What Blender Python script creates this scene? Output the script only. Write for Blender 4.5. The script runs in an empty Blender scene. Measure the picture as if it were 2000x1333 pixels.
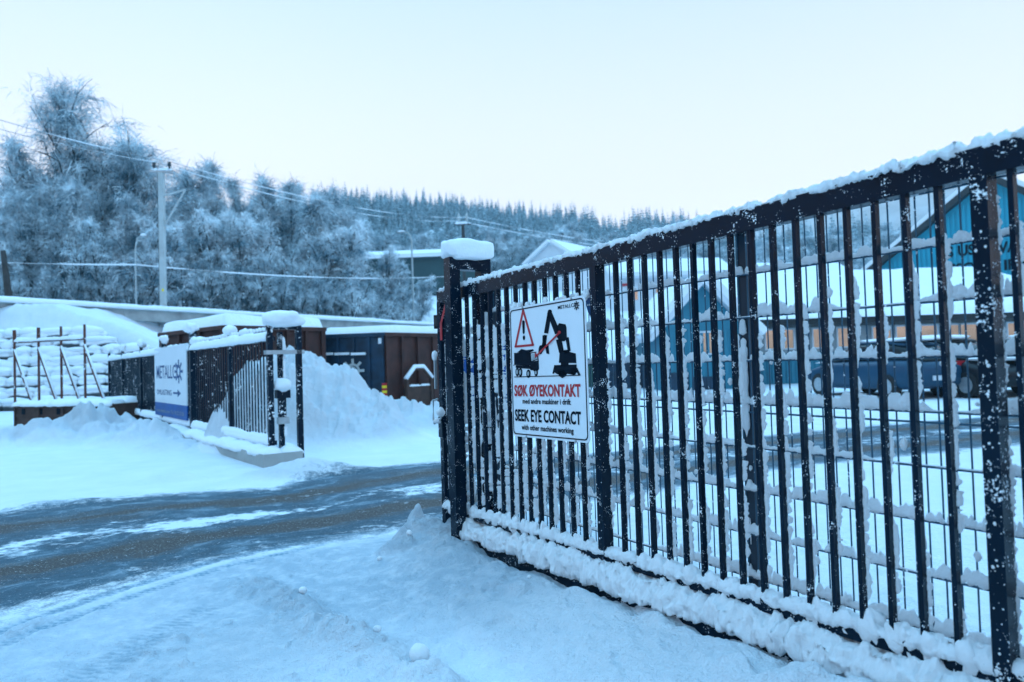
import bpy, math, random
import numpy as np
from mathutils import Vector, Matrix
rng = np.random.default_rng(7)
random.seed(7)
SC = bpy.context.scene
COL = SC.collection

# ------------------------------------------------------------------ camera
FPX, ROLL, PITCH, CH = 1400.0, 0.030, math.atan(40/1400), 1.42
cF = np.array([0, math.cos(PITCH), math.sin(PITCH)])
_r0 = np.array([1., 0, 0]); _u0 = np.array([0, -math.sin(PITCH), math.cos(PITCH)])
cR = _r0*math.cos(ROLL)-_u0*math.sin(ROLL); cU = _u0*math.cos(ROLL)+_r0*math.sin(ROLL)
cam = bpy.data.cameras.new('camera'); camo = bpy.data.objects.new('camera', cam); COL.objects.link(camo)
camo.matrix_world = Matrix(((cR[0], cU[0], -cF[0], 0), (cR[1], cU[1], -cF[1], 0), (cR[2], cU[2], -cF[2], CH), (0, 0, 0, 1)))
cam.sensor_width = 36; cam.lens = FPX/2000*36; cam.clip_start = 0.05; cam.clip_end = 6000
cam.dof.use_dof = True; cam.dof.focus_distance = 4.3; cam.dof.aperture_fstop = 2.2
SC.camera = camo

# ------------------------------------------------------------------ world, sun, exposure
SUN_EL, SUN_AZ = math.radians(10.0), math.radians(-24)      # low sun ahead, hidden behind the wooded ridge
w = bpy.data.worlds.new('World'); SC.world = w; w.use_nodes = True
nt = w.node_tree; bg = nt.nodes['Background']
sky = nt.nodes.new('ShaderNodeTexSky'); sky.sky_type = 'NISHITA'; sky.sun_disc = False
sky.sun_elevation = SUN_EL; sky.sun_rotation = SUN_AZ; sky.dust_density = .2
mx = nt.nodes.new('ShaderNodeMix'); mx.data_type = 'RGBA'; mx.blend_type = 'MULTIPLY'; mx.inputs[0].default_value = 1
mx.inputs[7].default_value = (2.35, 3.60, 3.70, 1)
# pale high cloud veil towards the horizon, deep blue overhead
tc = nt.nodes.new('ShaderNodeTexCoord'); sp = nt.nodes.new('ShaderNodeSeparateXYZ'); cr = nt.nodes.new('ShaderNodeValToRGB'); el = cr.color_ramp.elements
el[0].position = 0; el[0].color = (.98, .98, .98, 1); el[1].position = .66; el[1].color = (0, 0, 0, 1)
for p_, v_ in ((.22, 1.), (.46, .97)): e_ = el.new(p_); e_.color = (v_, v_, v_, 1)
m2 = nt.nodes.new('ShaderNodeMix'); m2.data_type = 'RGBA'; 
mr = nt.nodes.new('ShaderNodeMapRange'); mr.inputs[1].default_value = -1; mr.inputs[2].default_value = .75; mr.inputs[3].default_value = .66; mr.inputs[4].default_value = 1.0; nt.links.new(sp.outputs[1], mr.inputs[0])
m3 = nt.nodes.new('ShaderNodeMix'); m3.data_type = 'RGBA'; m3.blend_type = 'MULTIPLY'; m3.inputs[0].default_value = 1; vc = nt.nodes.new('ShaderNodeValToRGB'); ve = vc.color_ramp.elements; ve[0].position = 0; ve[0].color = (1.04, .90, .90, 1); ve[1].position = .55; ve[1].color = (.44, .60, .90, 1); v2 = ve.new(.20); v2.color = (.96, .86, .90, 1)
vm = nt.nodes.new('ShaderNodeVectorMath'); vm.operation = 'SCALE'; vm.inputs['Scale'].default_value = 2.45; nt.links.new(sp.outputs[2], vc.inputs[0]); nt.links.new(vc.outputs[0], vm.inputs[0]); nt.links.new(vm.outputs[0], m3.inputs[6]); nt.links.new(mr.outputs[0], m3.inputs[7]); nt.links.new(m3.outputs[2], m2.inputs[7])
for a_, b_ in ((tc.outputs['Generated'], sp.inputs[0]), (sp.outputs[2], cr.inputs[0]), (sky.outputs[0], mx.inputs[6]), (cr.outputs[0], m2.inputs[0]), (mx.outputs[2], m2.inputs[6]), (m2.outputs[2], bg.inputs[0])): nt.links.new(a_, b_)
bg.inputs[1].default_value = 0.15
sun = bpy.data.lights.new('sun', 'SUN'); sun.energy = 3.8; sun.angle = math.radians(.6); sun.color = (1, .42, .14)
so = bpy.data.objects.new('sun', sun); COL.objects.link(so)
sd = Vector((math.sin(SUN_AZ)*math.cos(SUN_EL), math.cos(SUN_AZ)*math.cos(SUN_EL), math.sin(SUN_EL)))
so.rotation_euler = sd.to_track_quat('Z', 'Y').to_euler()
SC.view_settings.view_transform = 'Standard'; SC.view_settings.look = 'None'
SC.view_settings.exposure = 1.50; SC.view_settings.gamma = 1
SC.cycles.max_bounces = 6; SC.cycles.diffuse_bounces = 4; SC.cycles.volume_bounces = 3

# ------------------------------------------------------------------ maths helpers
def ray(x, y): return cF + cR*(x-1000)/FPX - cU*(y-666.5)/FPX
def G(x, y, z=0.0):
    d = ray(x, y); t = (z-CH)/d[2]; return np.array([0, 0, CH])+d*t
def D(x, y, Y):
    d = ray(x, y); return np.array([0, 0, CH])+d*Y/d[1]
def hsh(ix, iy, s):
    n = (ix.astype(np.int64)*374761393 + iy.astype(np.int64)*668265263 + s*974711) & 0xffffffff
    n = ((n ^ (n >> 13))*1274126177) & 0xffffffff
    n = (n ^ (n >> 16)) & 0xffffff
    return n/float(0xffffff)
def vn(x, y, s=0):
    x = np.asarray(x, float); y = np.asarray(y, float)
    x, y = np.broadcast_arrays(x, y)
    ix = np.floor(x); iy = np.floor(y); fx = x-ix; fy = y-iy
    fx = fx*fx*(3-2*fx); fy = fy*fy*(3-2*fy)
    a = hsh(ix, iy, s); b = hsh(ix+1, iy, s); c = hsh(ix, iy+1, s); d = hsh(ix+1, iy+1, s)
    return (a*(1-fx)+b*fx)*(1-fy)+(c*(1-fx)+d*fx)*fy
def fbm(x, y, s=0, o=4, g=.5):
    v = 0; a = 1; t = 0
    for i in range(o):
        v = v+a*vn(x*2**i+17.3*i, y*2**i+9.1*i, s+i); t += a; a *= g
    return v/t*2-1
def sst(a, b, x):
    t = np.clip((x-a)/(b-a), 0, 1); return t*t*(3-2*t)

# ------------------------------------------------------------------ object helpers
WO = {}
def tag(o, label=None, cat=None, group=None, kind=None):
    if label: o['label'] = label
    if cat: o['category'] = cat
    if group: o['group'] = group
    if kind: o['kind'] = kind
    return o
def empty(name, loc, label, cat, group=None):
    o = bpy.data.objects.new(name, None); COL.objects.link(o); o.location = [float(v) for v in loc]; o.empty_display_size = .2
    WO[o.name] = np.array(loc, float); return tag(o, label, cat, group)
def worg(o): return WO.get(o.name, np.zeros(3)) if o else np.zeros(3)
class MB:
    def __init__(s): s.v = []; s.f = []; s.n = 0; s.m = []
    def add(s, v, f, mi=0):
        v = np.asarray(v, float).reshape(-1, 3); s.v.append(v)
        s.f += [tuple(int(i)+s.n for i in q) for q in f]; s.m += [mi]*len(f); s.n += len(v)
    def box(s, c, ax, ay, az, mi=0):
        """c = centre, ax ay az = half-extent vectors"""
        c, ax, ay, az = (np.array(q, float) for q in (c, ax, ay, az))
        v = [c+i*ax+j*ay+k*az for k in (-1, 1) for j in (-1, 1) for i in (-1, 1)]
        f = [(0, 2, 3, 1), (4, 5, 7, 6), (0, 1, 5, 4), (2, 6, 7, 3), (0, 4, 6, 2), (1, 3, 7, 5)]
        if np.dot(np.cross(ax, ay), az) < 0: f = [q[::-1] for q in f]
        s.add(v, f, mi)
    def aabb(s, x0, x1, y0, y1, z0, z1, mi=0):
        s.box(((x0+x1)/2, (y0+y1)/2, (z0+z1)/2), ((x1-x0)/2, 0, 0), (0, (y1-y0)/2, 0), (0, 0, (z1-z0)/2), mi)
    def tube(s, pts, rad, k=6, mi=0, caps=True):
        pts = np.asarray(pts, float); n = len(pts); rad = np.broadcast_to(rad, (n,))
        t = np.gradient(pts, axis=0) if n > 1 else None
        t /= np.linalg.norm(t, axis=1)[:, None]+1e-12
        up = np.array([0, 0, 1.]) if abs(t[0][2]) < .9 else np.array([1., 0, 0])
        a = np.cross(t, up); a /= np.linalg.norm(a, axis=1)[:, None]+1e-12; b = np.cross(t, a)
        th = np.linspace(0, 2*np.pi, k, endpoint=False)
        v = pts[:, None]+rad[:, None, None]*(a[:, None]*np.cos(th)[None, :, None]+b[:, None]*np.sin(th)[None, :, None])
        f = [(i*k+j, i*k+(j+1) % k, (i+1)*k+(j+1) % k, (i+1)*k+j) for i in range(n-1) for j in range(k)]
        f = [q[::-1] for q in f]
        if caps: f += [tuple(range(k)), tuple(range((n-1)*k, n*k))[::-1]]
        s.add(v, f, mi)
    def poly(s, pts, nrm, th, mi=0):
        """extruded flat polygon, front at pts, thickness th against nrm"""
        p = np.asarray(pts, float); n = len(p); q = p-np.asarray(nrm)*th
        s.add(np.vstack([p, q]), [tuple(range(n)), tuple(range(n, 2*n))[::-1]]+[(i, (i+1) % n, n+(i+1) % n, n+i) for i in range(n)], mi)
    def build(s, name, mats, parent=None, smooth=False, loc=None):
        me = bpy.data.meshes.new(name)
        V = np.vstack(s.v) - worg(parent) if s.v else np.zeros((0, 3))
        if loc is not None: V = V-(np.asarray(loc)-worg(parent))
        me.from_pydata(V.tolist(), [], s.f)
        if not isinstance(mats, (list, tuple)): mats = [mats]
        for m in mats: me.materials.append(m)
        if len(mats) > 1: me.polygons.foreach_set('material_index', s.m)
        if smooth: me.polygons.foreach_set('use_smooth', [True]*len(me.polygons))
        me.update()
        o = bpy.data.objects.new(name, me); COL.objects.link(o)
        if parent: o.parent = parent
        WO[o.name] = worg(parent).copy()
        if loc is not None: o.location = [float(v) for v in (np.asarray(loc)-worg(parent))]; WO[o.name] = np.asarray(loc, float)
        return o
def gridmesh(name, V, nr, nc, keep=None, attrs={}, mat=None, smooth=True, wrap=False):
    idx = np.arange(nr*nc).reshape(nr, nc)
    if wrap:
        nx = np.roll(idx, -1, axis=1); q = np.stack([idx[:-1], nx[:-1], nx[1:], idx[1:]], -1).reshape(-1, 4)
    else:
        q = np.stack([idx[:-1, :-1], idx[:-1, 1:], idx[1:, 1:], idx[1:, :-1]], -1).reshape(-1, 4)
    if keep is not None: q = q[keep.reshape(-1)]
    used = np.unique(q); rm = -np.ones(nr*nc, int); rm[used] = np.arange(len(used)); q = rm[q]; V2 = V[used]
    me = bpy.data.meshes.new(name); me.vertices.add(len(V2)); me.vertices.foreach_set('co', V2.astype(np.float32).ravel())
    me.loops.add(q.size); me.loops.foreach_set('vertex_index', q.astype(np.int32).ravel())
    me.polygons.add(len(q)); me.polygons.foreach_set('loop_start', np.arange(0, q.size, 4, dtype=np.int32))
    me.update(calc_edges=True); me.validate()
    if smooth: me.polygons.foreach_set('use_smooth', [True]*len(me.polygons))
    for k, a in attrs.items():
        at = me.attributes.new(k, 'FLOAT', 'POINT'); at.data.foreach_set('value', a.ravel()[used].astype(np.float32))
    if mat: me.materials.append(mat)
    o = bpy.data.objects.new(name, me); COL.objects.link(o); return o
def ridge(mb, P0, P1, grow, thick, amp, wid, seed, step=.01, cover=.85, freq=14., K=7, minh=0.0, jit=.12, base=0.0, mi=0, low=.25):
    """snow grown on a line P0->P1 along grow, half width wid along thick, ragged height up to amp"""
    P0, P1, grow, thick = (np.array(q, float) for q in (P0, P1, grow, thick))
    L = np.linalg.norm(P1-P0); n = max(4, int(L/step)); t = np.linspace(0, 1, n); x = t*L
    rr = np.random.default_rng(seed+int(L*1000)); nb_ = int(L*freq*3.2)+3; cc = rr.random(nb_)*L; rd = (.16+.75*rr.random(nb_)**2)/freq; hh = .30+.75*rr.random(nb_)
    h = np.zeros(n)
    for i in range(nb_):
        q = np.abs(x-cc[i]) < rd[i]; h[q] = np.maximum(h[q], hh[i]*np.sqrt(np.sqrt(np.maximum(0, 1-((x[q]-cc[i])/rd[i])**2))))
    h = h*(1+.13*fbm(x*freq*3.1, 0*x+seed, seed, 4, .6)); m = vn(x*freq*.23, 0*x+seed*1.3, seed+50)
    h = amp*np.clip(minh*(.8+.4*vn(x*freq*.5, 0*x, seed))+(1-minh)*h*sst(1-cover-.12, 1-cover+.18, m), 0, 1.6)
    e = np.minimum(1, np.minimum(x, L-x)/(step*3)); h = h*np.sqrt(np.clip(e, 0, 1))
    wv = wid*np.clip(h/amp*2.2, 0, 1)**.5*(.75+.5*vn(x*freq*.9, x*0+seed, seed+9))
    a = np.linspace(-low, np.pi+low, K)
    c = P0+(P1-P0)*t[:, None]
    v = c[:, None]+thick*(wv[:, None]*np.cos(a)[None])[:, :, None]+grow*((h[:, None]*np.sin(a)[None])+base)[:, :, None]
    nz = (fbm(x[:, None]*freq*2.2+a[None]*0, a[None]*2.3+x[:, None]*0, seed+31, 4, .7))*jit*1.5
    v = v+grow*(nz*h[:, None])[:, :, None]+thick*(nz[:, ::-1]*wv[:, None])[:, :, None]
    f = [(i*K+j, i*K+(j+1) % K, (i+1)*K+(j+1) % K, (i+1)*K+j) for i in range(n-1) for j in range(K) if (h[i] > 1e-4 or h[i+1] > 1e-4)]
    if np.dot(np.cross(P1-P0, thick), grow) < 0: f = [q[::-1] for q in f]
    mb.add(v, f, mi)
def blob(mb, c, r, seed, nu=14, nvv=9, rough=.25, cap=False, mi=0, box=0.0):
    """lumpy closed snow lump; r = 3 radii; box>0 squares it off"""
    c = np.array(c, float); th = np.linspace(0, 2*np.pi, nu, endpoint=False); ph = np.linspace(.02, np.pi-.02, nvv)
    X = np.sin(ph)[:, None]*np.cos(th)[None]; Y = np.sin(ph)[:, None]*np.sin(th)[None]; Z = np.cos(ph)[:, None]+0*th[None]
    if box > 0:
        e = 1-box
        X, Y, Z = (np.sign(q)*np.abs(q)**e for q in (X, Y, Z))
    nz = 1+rough*(fbm(X*1.7+Z*1.1+seed*3, Y*1.7-Z*.8+seed, seed, 4))
    ax, ay, az = (np.array(q, float) for q in (r if np.ndim(r[0]) else ((r[0], 0, 0), (0, r[1], 0), (0, 0, r[2]))))
    v = c+(X*nz)[..., None]*ax+(Y*nz)[..., None]*ay+(Z*nz)[..., None]*az
    f = [(i*nu+j, (i+1)*nu+j, (i+1)*nu+(j+1) % nu, i*nu+(j+1) % nu) for i in range(nvv-1) for j in range(nu)]
    f += [tuple(range(nu)), tuple(range((nvv-1)*nu, nvv*nu))[::-1]]
    mb.add(v, f, mi)
class Frame:
    """a vertical plane: s along it (s grows towards the viewer), d behind it, z up"""
    def __init__(s, O, dirx, slope=0.0, z0=0.0):
        s.O = np.array([O[0], O[1], 0.]); d = np.array([dirx[0], dirx[1], 0.]); s.u = d/np.linalg.norm(d)
        nb = np.array([-s.u[1], s.u[0], 0.]); s.nb = nb if nb @ np.array([s.O[0], s.O[1], 0]) > 0 else -nb
        s.sl = slope; s.z0 = z0; s.Z = np.array([0, 0, 1.]); s.us = s.u+s.Z*slope
    def P(s, a, d=0, z=0, sl=1): return s.O+s.u*a+s.nb*d+s.Z*(z+s.z0+s.sl*a*sl)
    def hit(s, x, y, d=0):
        r = ray(x, y); o = np.array([0, 0, CH]); t = ((s.O+s.nb*d-o) @ s.nb)/(r @ s.nb); p = o+r*t
        a = (p-s.O) @ s.u; return a, p[2]-s.z0-s.sl*a
    def bx(s, mb, a0, a1, d0, d1, z0, z1, sl=True, mi=0):
        am = (a0+a1)/2
        mb.box(s.P(am, (d0+d1)/2, (z0+z1)/2), (s.us if sl else s.u)*(a1-a0)/2, s.nb*(d1-d0)/2, s.Z*(z1-z0)/2, mi)

# ------------------------------------------------------------------ materials
def nmat(name):
    m = bpy.data.materials.new(name); m.use_nodes = True; t = m.node_tree; return m, t, t.nodes['Principled BSDF']
def N(t, ty, **k):
    n = t.nodes.new(ty)
    for a, b in k.items(): setattr(n, a, b)
    return n
def rampn(t, fac, stops):
    r = N(t, 'ShaderNodeValToRGB'); el = r.color_ramp.elements
    while len(el) < len(stops): el.new(.5)
    for e, (p, c) in zip(el, stops): e.position = p; e.color = (*c, 1) if len(c) == 3 else c
    t.links.new(fac, r.inputs[0]); return r.outputs[0]
def noise(t, scale, detail=4, rough=.55, vec=None, co='Object'):
    n = N(t, 'ShaderNodeTexNoise'); n.inputs['Scale'].default_value = scale; n.inputs['Detail'].default_value = detail; n.inputs['Roughness'].default_value = rough
    if vec is None: vec = N(t, 'ShaderNodeTexCoord').outputs[co]
    t.links.new(vec, n.inputs['Vector']); return n.outputs['Fac']
def mixc(t, fac, a, b, mode='MIX'):
    m = N(t, 'ShaderNodeMix', data_type='RGBA', blend_type=mode)
    for i, q in ((0, fac), (6, a), (7, b)):
        if hasattr(q, 'default_value') or hasattr(q, 'is_linked'): t.links.new(q, m.inputs[i])
        elif i == 0: m.inputs[0].default_value = q
        else: m.inputs[i].default_value = (*q, 1)
    return m.outputs[2]
def mth(t, op, a, b=None, c=None, clamp=False):
    m = N(t, 'ShaderNodeMath', operation=op); m.use_clamp = clamp
    for i, q in enumerate((a, b, c)):
        if q is None: continue
        if isinstance(q, (int, float)): m.inputs[i].default_value = q
        else: t.links.new(q, m.inputs[i])
    return m.outputs[0]
def bump(t, h, s, dist, bs):
    b = N(t, 'ShaderNodeBump'); b.inputs['Strength'].default_value = s; b.inputs['Distance'].default_value = dist
    t.links.new(h, b.inputs['Height']); t.links.new(b.outputs[0], bs.inputs['Normal']); return b
SNOWC = (.84, .87, .90)
def mk_snow(name='snow', sc=40., d=.006):
    m, t, b = nmat(name); n = noise(t, sc, 5, .65); n2 = noise(t, sc*5, 2)
    h = mth(t, 'MULTIPLY_ADD', n2, .35, n)
    t.links.new(rampn(t, n, [(0, (.88, .90, .93)), (.6, (.94, .95, .965))] if name == 'snow_fine' else [(0, (.78, .82, .87)), (.6, SNOWC)]), b.inputs['Base Color'])
    b.inputs['Roughness'].default_value = .9; b.inputs['Specular IOR Level'].default_value = .08
    bump(t, h, .8, d, b); return m
M = {}
M['snow'] = mk_snow()
M['snow_fine'] = mk_snow('snow_fine', 85., .008)
t_ = M['snow_fine'].node_tree; tl = t_.nodes.new('ShaderNodeBsdfTranslucent'); tl.inputs[0].default_value = (.97, .98, 1, 1); ms_ = t_.nodes.new('ShaderNodeMixShader'); ms_.inputs[0].default_value = .22
t_.links.new(t_.nodes['Principled BSDF'].outputs[0], ms_.inputs[1]); t_.links.new(tl.outputs[0], ms_.inputs[2]); t_.links.new(ms_.outputs[0], t_.nodes['Material Output'].inputs['Surface'])
M['snow_far'] = mk_snow('snow_far', 3., .05)
def mk_plain(name, col, rough=.6, var=.25, sc=3., metal=0., spec=.4, snow=0.0, ssc=25., thr=.62, bmp=0., ):
    """painted or raw surface with uneven tone and, where snow>0, flecks of stuck snow"""
    m, t, b = nmat(name); wp = N(t, 'ShaderNodeNewGeometry').outputs['Position']; n = noise(t, sc, 6, .6, wp)
    c = rampn(t, n, [(.25, tuple(q*(1-var) for q in col)), (.75, tuple(min(1, q*(1+var)) for q in col))])
    if snow > 0:
        f = noise(t, ssc, 4, .6, wp); f2 = noise(t, ssc*.13, 2, .5, wp); f = mth(t, 'MULTIPLY_ADD', f2, .6*snow, f)
        k = rampn(t, f, [(thr, (0, 0, 0)), (thr+.06, (1, 1, 1))]); c = mixc(t, k, c, SNOWC)
        r = mth(t, 'MULTIPLY_ADD', k, .4, rough); t.links.new(r, b.inputs['Roughness'])
        bump(t, k, .6, .004, b)
    else: b.inputs['Roughness'].default_value = rough
    if bmp: bump(t, noise(t, sc*6, 5), .5, bmp, b)
    t.links.new(c, b.inputs['Base Color']); b.inputs['Metallic'].default_value = metal; b.inputs['Specular IOR Level'].default_value = spec
    return m
M['paint'] = mk_plain('black_paint', (.0012, .009, .020), .22, .3, 4., snow=1, ssc=120., thr=.985, spec=.11)
M['paint_far'] = mk_plain('black_paint_far', (.0012, .010, .022), .35, .3, 4., snow=1, ssc=26., thr=.93, spec=.15)
M['paint_snowy'] = mk_plain('black_paint_snowy', (.0012, .009, .020), .22, .3, 4., snow=1, ssc=85., thr=.91, spec=.11)
M['wire'] = mk_plain('green_wire', (.018, .075, .125), .4, .3, 8., snow=1, ssc=60., thr=.98)
M['wire_dark'] = mk_plain('dark_wire', (.008, .02, .035), .4, .3, 8.)
M['galv'] = mk_plain('galvanised', (.42, .45, .47), .35, .2, 12., metal=.6)
M['concrete'] = mk_plain('concrete', (.34, .35, .34), .85, .3, 1.3, bmp=.01)
M['rust'] = mk_plain('rust', (.10, .030, .018), .8, .55, 5., bmp=.004, snow=1, ssc=9., thr=.98)
M['rustdark'] = mk_plain('rust_dark', (.060, .030, .022), .8, .5, 4., bmp=.004)
M['brown'] = mk_plain('brown_paint', (.050, .015, .011), .65, .65, 2.2, bmp=.003)
M['navy'] = mk_plain('navy_paint', (.006, .030, .060), .45, .7, 3.)
M['blue'] = mk_plain('blue_paint', (.010, .085, .30), .45, .3, 2.)
M['dgreen'] = mk_plain('green_paint', (.01, .07, .05), .5, .3, 2.)
M['cyan'] = mk_plain('cyan_cladding', (.004, .30, .42), .5, .12, .6)
M['cyan2'] = mk_plain('blue_cladding', (.025, .19, .27), .55, .15, .6)
M['dwall'] = mk_plain('dark_green_wall', (.012, .045, .05), .7, .2, .4)
M['white'] = mk_plain('white_paint', (.62, .66, .70), .6, .08, 1.)
M['greyp'] = mk_plain('grey_trim', (.30, .34, .36), .6, .12, 1.)
M['roofd'] = mk_plain('dark_roof', (.020, .026, .030), .6, .2, 1.)
M['bark'] = mk_plain('bark', (.035, .030, .028), .9, .5, 3.)
M['red'] = mk_plain('red_paint', (.42, .010, .020), .45, .1, 3.)
M['signwhite'] = mk_plain('sign_white', (.70, .74, .78), .35, .04, 2., snow=0)
M['ink'] = mk_plain('black_ink', (.002, .008, .016), .6, .1, 5., spec=.05)
M['inkblue'] = mk_plain('blue_ink', (.01, .07, .20), .45, .1, 5.)
M['yellow'] = mk_plain('yellow', (.85, .65, .02), .5, .1, 3.)
M['rubber'] = mk_plain('rubber', (.012, .013, .014), .8, .2, 5.)
M['pole'] = mk_plain('pale_pole', (.42, .45, .45), .8, .15, 2.)
def mk_glass(name, col=(.01, .014, .018), r=.04):
    m, t, b = nmat(name); b.inputs['Base Color'].default_value = (*col, 1); b.inputs['Roughness'].default_value = r
    b.inputs['Specular IOR Level'].default_value = 1.0; b.inputs['IOR'].default_value = 1.9; return m
M['glass'] = mk_glass('reflection_tinted_glass', (.95, .62, .42), .03); M['glass'].node_tree.nodes['Principled BSDF'].inputs['Metallic'].default_value = .9; M['cglass'] = mk_glass('car_glass', (.006, .012, .016), .12); M['cglass'].node_tree.nodes['Principled BSDF'].inputs['Specular IOR Level'].default_value = .25; M['cglass'].node_tree.nodes['Principled BSDF'].inputs['IOR'].default_value = 1.45  # mirror-like window glass, its colour tinted orange to strengthen the warm reflection
def mk_snowtop(name, col, thr=.35, sc=2., soft=.25):
    """dark surface with snow lying where it faces up"""
    m, t, b = nmat(name); g = N(t, 'ShaderNodeNewGeometry'); sx = N(t, 'ShaderNodeSeparateXYZ'); t.links.new(g.outputs['Normal'], sx.inputs[0])
    f = mth(t, 'ABSOLUTE', sx.outputs[2]) if name in ('conifer',) else sx.outputs[2]
    f = mth(t, 'MULTIPLY_ADD', noise(t, sc, 4), .8, f); k = rampn(t, f, [(thr+.4, (0, 0, 0)), (thr+.4+soft, (1, 1, 1))])
    t.links.new(mixc(t, k, col, SNOWC), b.inputs['Base Color']); b.inputs['Roughness'].default_value = .85; return m
M['limb'] = mk_snowtop('limb', (.010, .022, .028), .25, 1.)
M['stone'] = mk_snowtop('stone', (.04, .05, .055), -.12, 1.6, .2)
def mk_frost(name, c0, c1, sc=.6):
    m, t, b = nmat(name); n = noise(t, sc, 5, .7); t.links.new(rampn(t, n, [(.38, c0), (.60, c1)]), b.inputs['Base Color']); b.inputs['Roughness'].default_value = .8; return m
M['frost'] = mk_frost('frost_twigs', (.025, .11, .16), (.82, .92, .96), .55)
M['frost2'] = mk_frost('frost_twigs_pale', (.06, .17, .23), (.88, .94, .97), .6)
M['conifer'] = mk_frost('snowy_needles', (.003, .035, .05), (.48, .62, .68), .8)
M['mountain'] = mk_frost('wooded_mountain', (.06, .09, .11), (.20, .25, .28), .012)
M['brownhill'] = mk_frost('reflection_mountain', (.14, .12, .10), (.34, .30, .27), .02)  # brown tone picked so the sunlit slope mirrors orange in the windows
M['redberry'] = mk_frost('russet_twigs', (.08, .03, .03), (.32, .10, .09), 1.)
def mk_ground():
    m, t, b = nmat('snow_ground'); A = lambda n: N(t, 'ShaderNodeAttribute', attribute_name=n)
    rd = A('road').outputs['Fac']; la0 = A('lat').outputs['Fac']; wq = noise(t, .9, 5, .6); la = mth(t, 'MULTIPLY_ADD', mth(t, 'SUBTRACT', wq, .5), .55, la0); lo = A('lon').outputs['Fac']; tr = A('track').outputs['Fac']; ro = A('rough').outputs['Fac']
    cx = N(t, 'ShaderNodeCombineXYZ'); t.links.new(mth(t, 'MULTIPLY', lo, .55), cx.inputs[0]); t.links.new(mth(t, 'MULTIPLY', la, 3.2), cx.inputs[1])
    st = noise(t, 1.0, 7, .62, cx.outputs[0]); cx2 = N(t, 'ShaderNodeCombineXYZ'); t.links.new(mth(t, 'MULTIPLY', lo, 1.6), cx2.inputs[0]); t.links.new(mth(t, 'MULTIPLY', la, 6.), cx2.inputs[1])
    st2 = noise(t, 1.3, 8, .7, cx2.outputs[0]); co = N(t, 'ShaderNodeTexCoord').outputs['Object']
    n1 = noise(t, 9., 7, .65, co); n2 = noise(t, 55., 4, .6, co); n3 = noise(t, 2.0, 6, .6, co); n4 = noise(t, 160., 2, .5, co)
    # snow tone
    sn = rampn(t, n3, [(.2, (.68, .73, .78)), (.7, (.79, .82, .855))])
    # packed snow / ice in the tracks
    tk = mth(t, 'MULTIPLY', tr, rampn(t, n1, [(.34, (.42,)*3), (.56, (1,)*3)]))
    pit = mth(t, 'MULTIPLY', rampn(t, mth(t, 'MULTIPLY_ADD', n1, .6, n2), [(.93, (0,)*3), (1.08, (1,)*3)]), mth(t, 'MULTIPLY', ro, .3, clamp=True)); sn = mixc(t, pit, sn, (.42, .56, .66))
    sn = mixc(t, mth(t, 'MULTIPLY', tk, .95), sn, (.13, .27, .37))
    # road: two gritty brown wheel bands, blue ice between them, drifted snow streaks
    al = mth(t, 'ABSOLUTE', la); band = mth(t, 'SUBTRACT', 1., mth(t, 'MULTIPLY', mth(t, 'ABSOLUTE', mth(t, 'SUBTRACT', al, .47)), 3.9), clamp=True)
    band = mth(t, 'MULTIPLY_ADD', mth(t, 'SUBTRACT', st, .5), 2.2, band); band = mth(t, 'MULTIPLY_ADD', mth(t, 'SUBTRACT', n2, .5), 1.1, band); bk = rampn(t, band, [(.20, (0,)*3), (.70, (1,)*3)])
    grit = rampn(t, n2, [(.3, (.020, .021, .023)), (.55, (.070, .062, .056)), (.75, (.20, .19, .18))])
    ice = rampn(t, st2, [(.30, (.008, .036, .058)), (.52, (.028, .088, .128)), (.76, (.30, .42, .50))])
    rc = mixc(t, bk, ice, grit)
    ctr = mth(t, 'SUBTRACT', 1., mth(t, 'MULTIPLY', al, 3.6), clamp=True)
    sp = mth(t, 'MULTIPLY_ADD', ctr, .19, mth(t, 'MULTIPLY_ADD', mth(t, 'SUBTRACT', n1, .5), .5, st)); sk = rampn(t, sp, [(.63, (0,)*3), (.74, (1,)*3)])
    spk = rampn(t, mth(t, 'MULTIPLY_ADD', n1, .5, n2), [(.86, (0,)*3), (.98, (.65,)*3)]); sk = mth(t, 'MAXIMUM', sk, spk); rc = mixc(t, sk, rc, (.74, .80, .85))
    # ragged road edge
    ed = mth(t, 'MULTIPLY_ADD', mth(t, 'SUBTRACT', n1, .5), 1.1, mth(t, 'MULTIPLY_ADD', mth(t, 'SUBTRACT', st2, .5), 1.3, rd)); ed = mth(t, 'MULTIPLY_ADD', mth(t, 'SUBTRACT', n2, .5), .7, ed); ek = rampn(t, ed, [(.30, (0,)*3), (.75, (1,)*3)])
    ek = mth(t, 'MULTIPLY', ek, rampn(t, rd, [(.02, (0,)*3), (.12, (1,)*3)]))
    t.links.new(mixc(t, ek, sn, rc), b.inputs['Base Color'])
    wet = mth(t, 'MULTIPLY', ek, mth(t, 'SUBTRACT', 1., mth(t, 'MULTIPLY_ADD', sk, .8, mth(t, 'MULTIPLY', bk, .15)), clamp=True))
    t.links.new(mth(t, 'MULTIPLY_ADD', wet, -.35, .95), b.inputs['Roughness']); t.links.new(mth(t, 'MULTIPLY_ADD', wet, .22, .04), b.inputs['Specular IOR Level'])
    hs = mth(t, 'MULTIPLY_ADD', n2, .45, n1); hs = mth(t, 'MULTIPLY_ADD', n4, .18, hs)
    hs = mth(t, 'MULTIPLY', hs, mth(t, 'MULTIPLY_ADD', ro, 1.0, .55))
    bump(t, hs, 1., .034, b); return m
M['ground'] = mk_ground()
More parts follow.
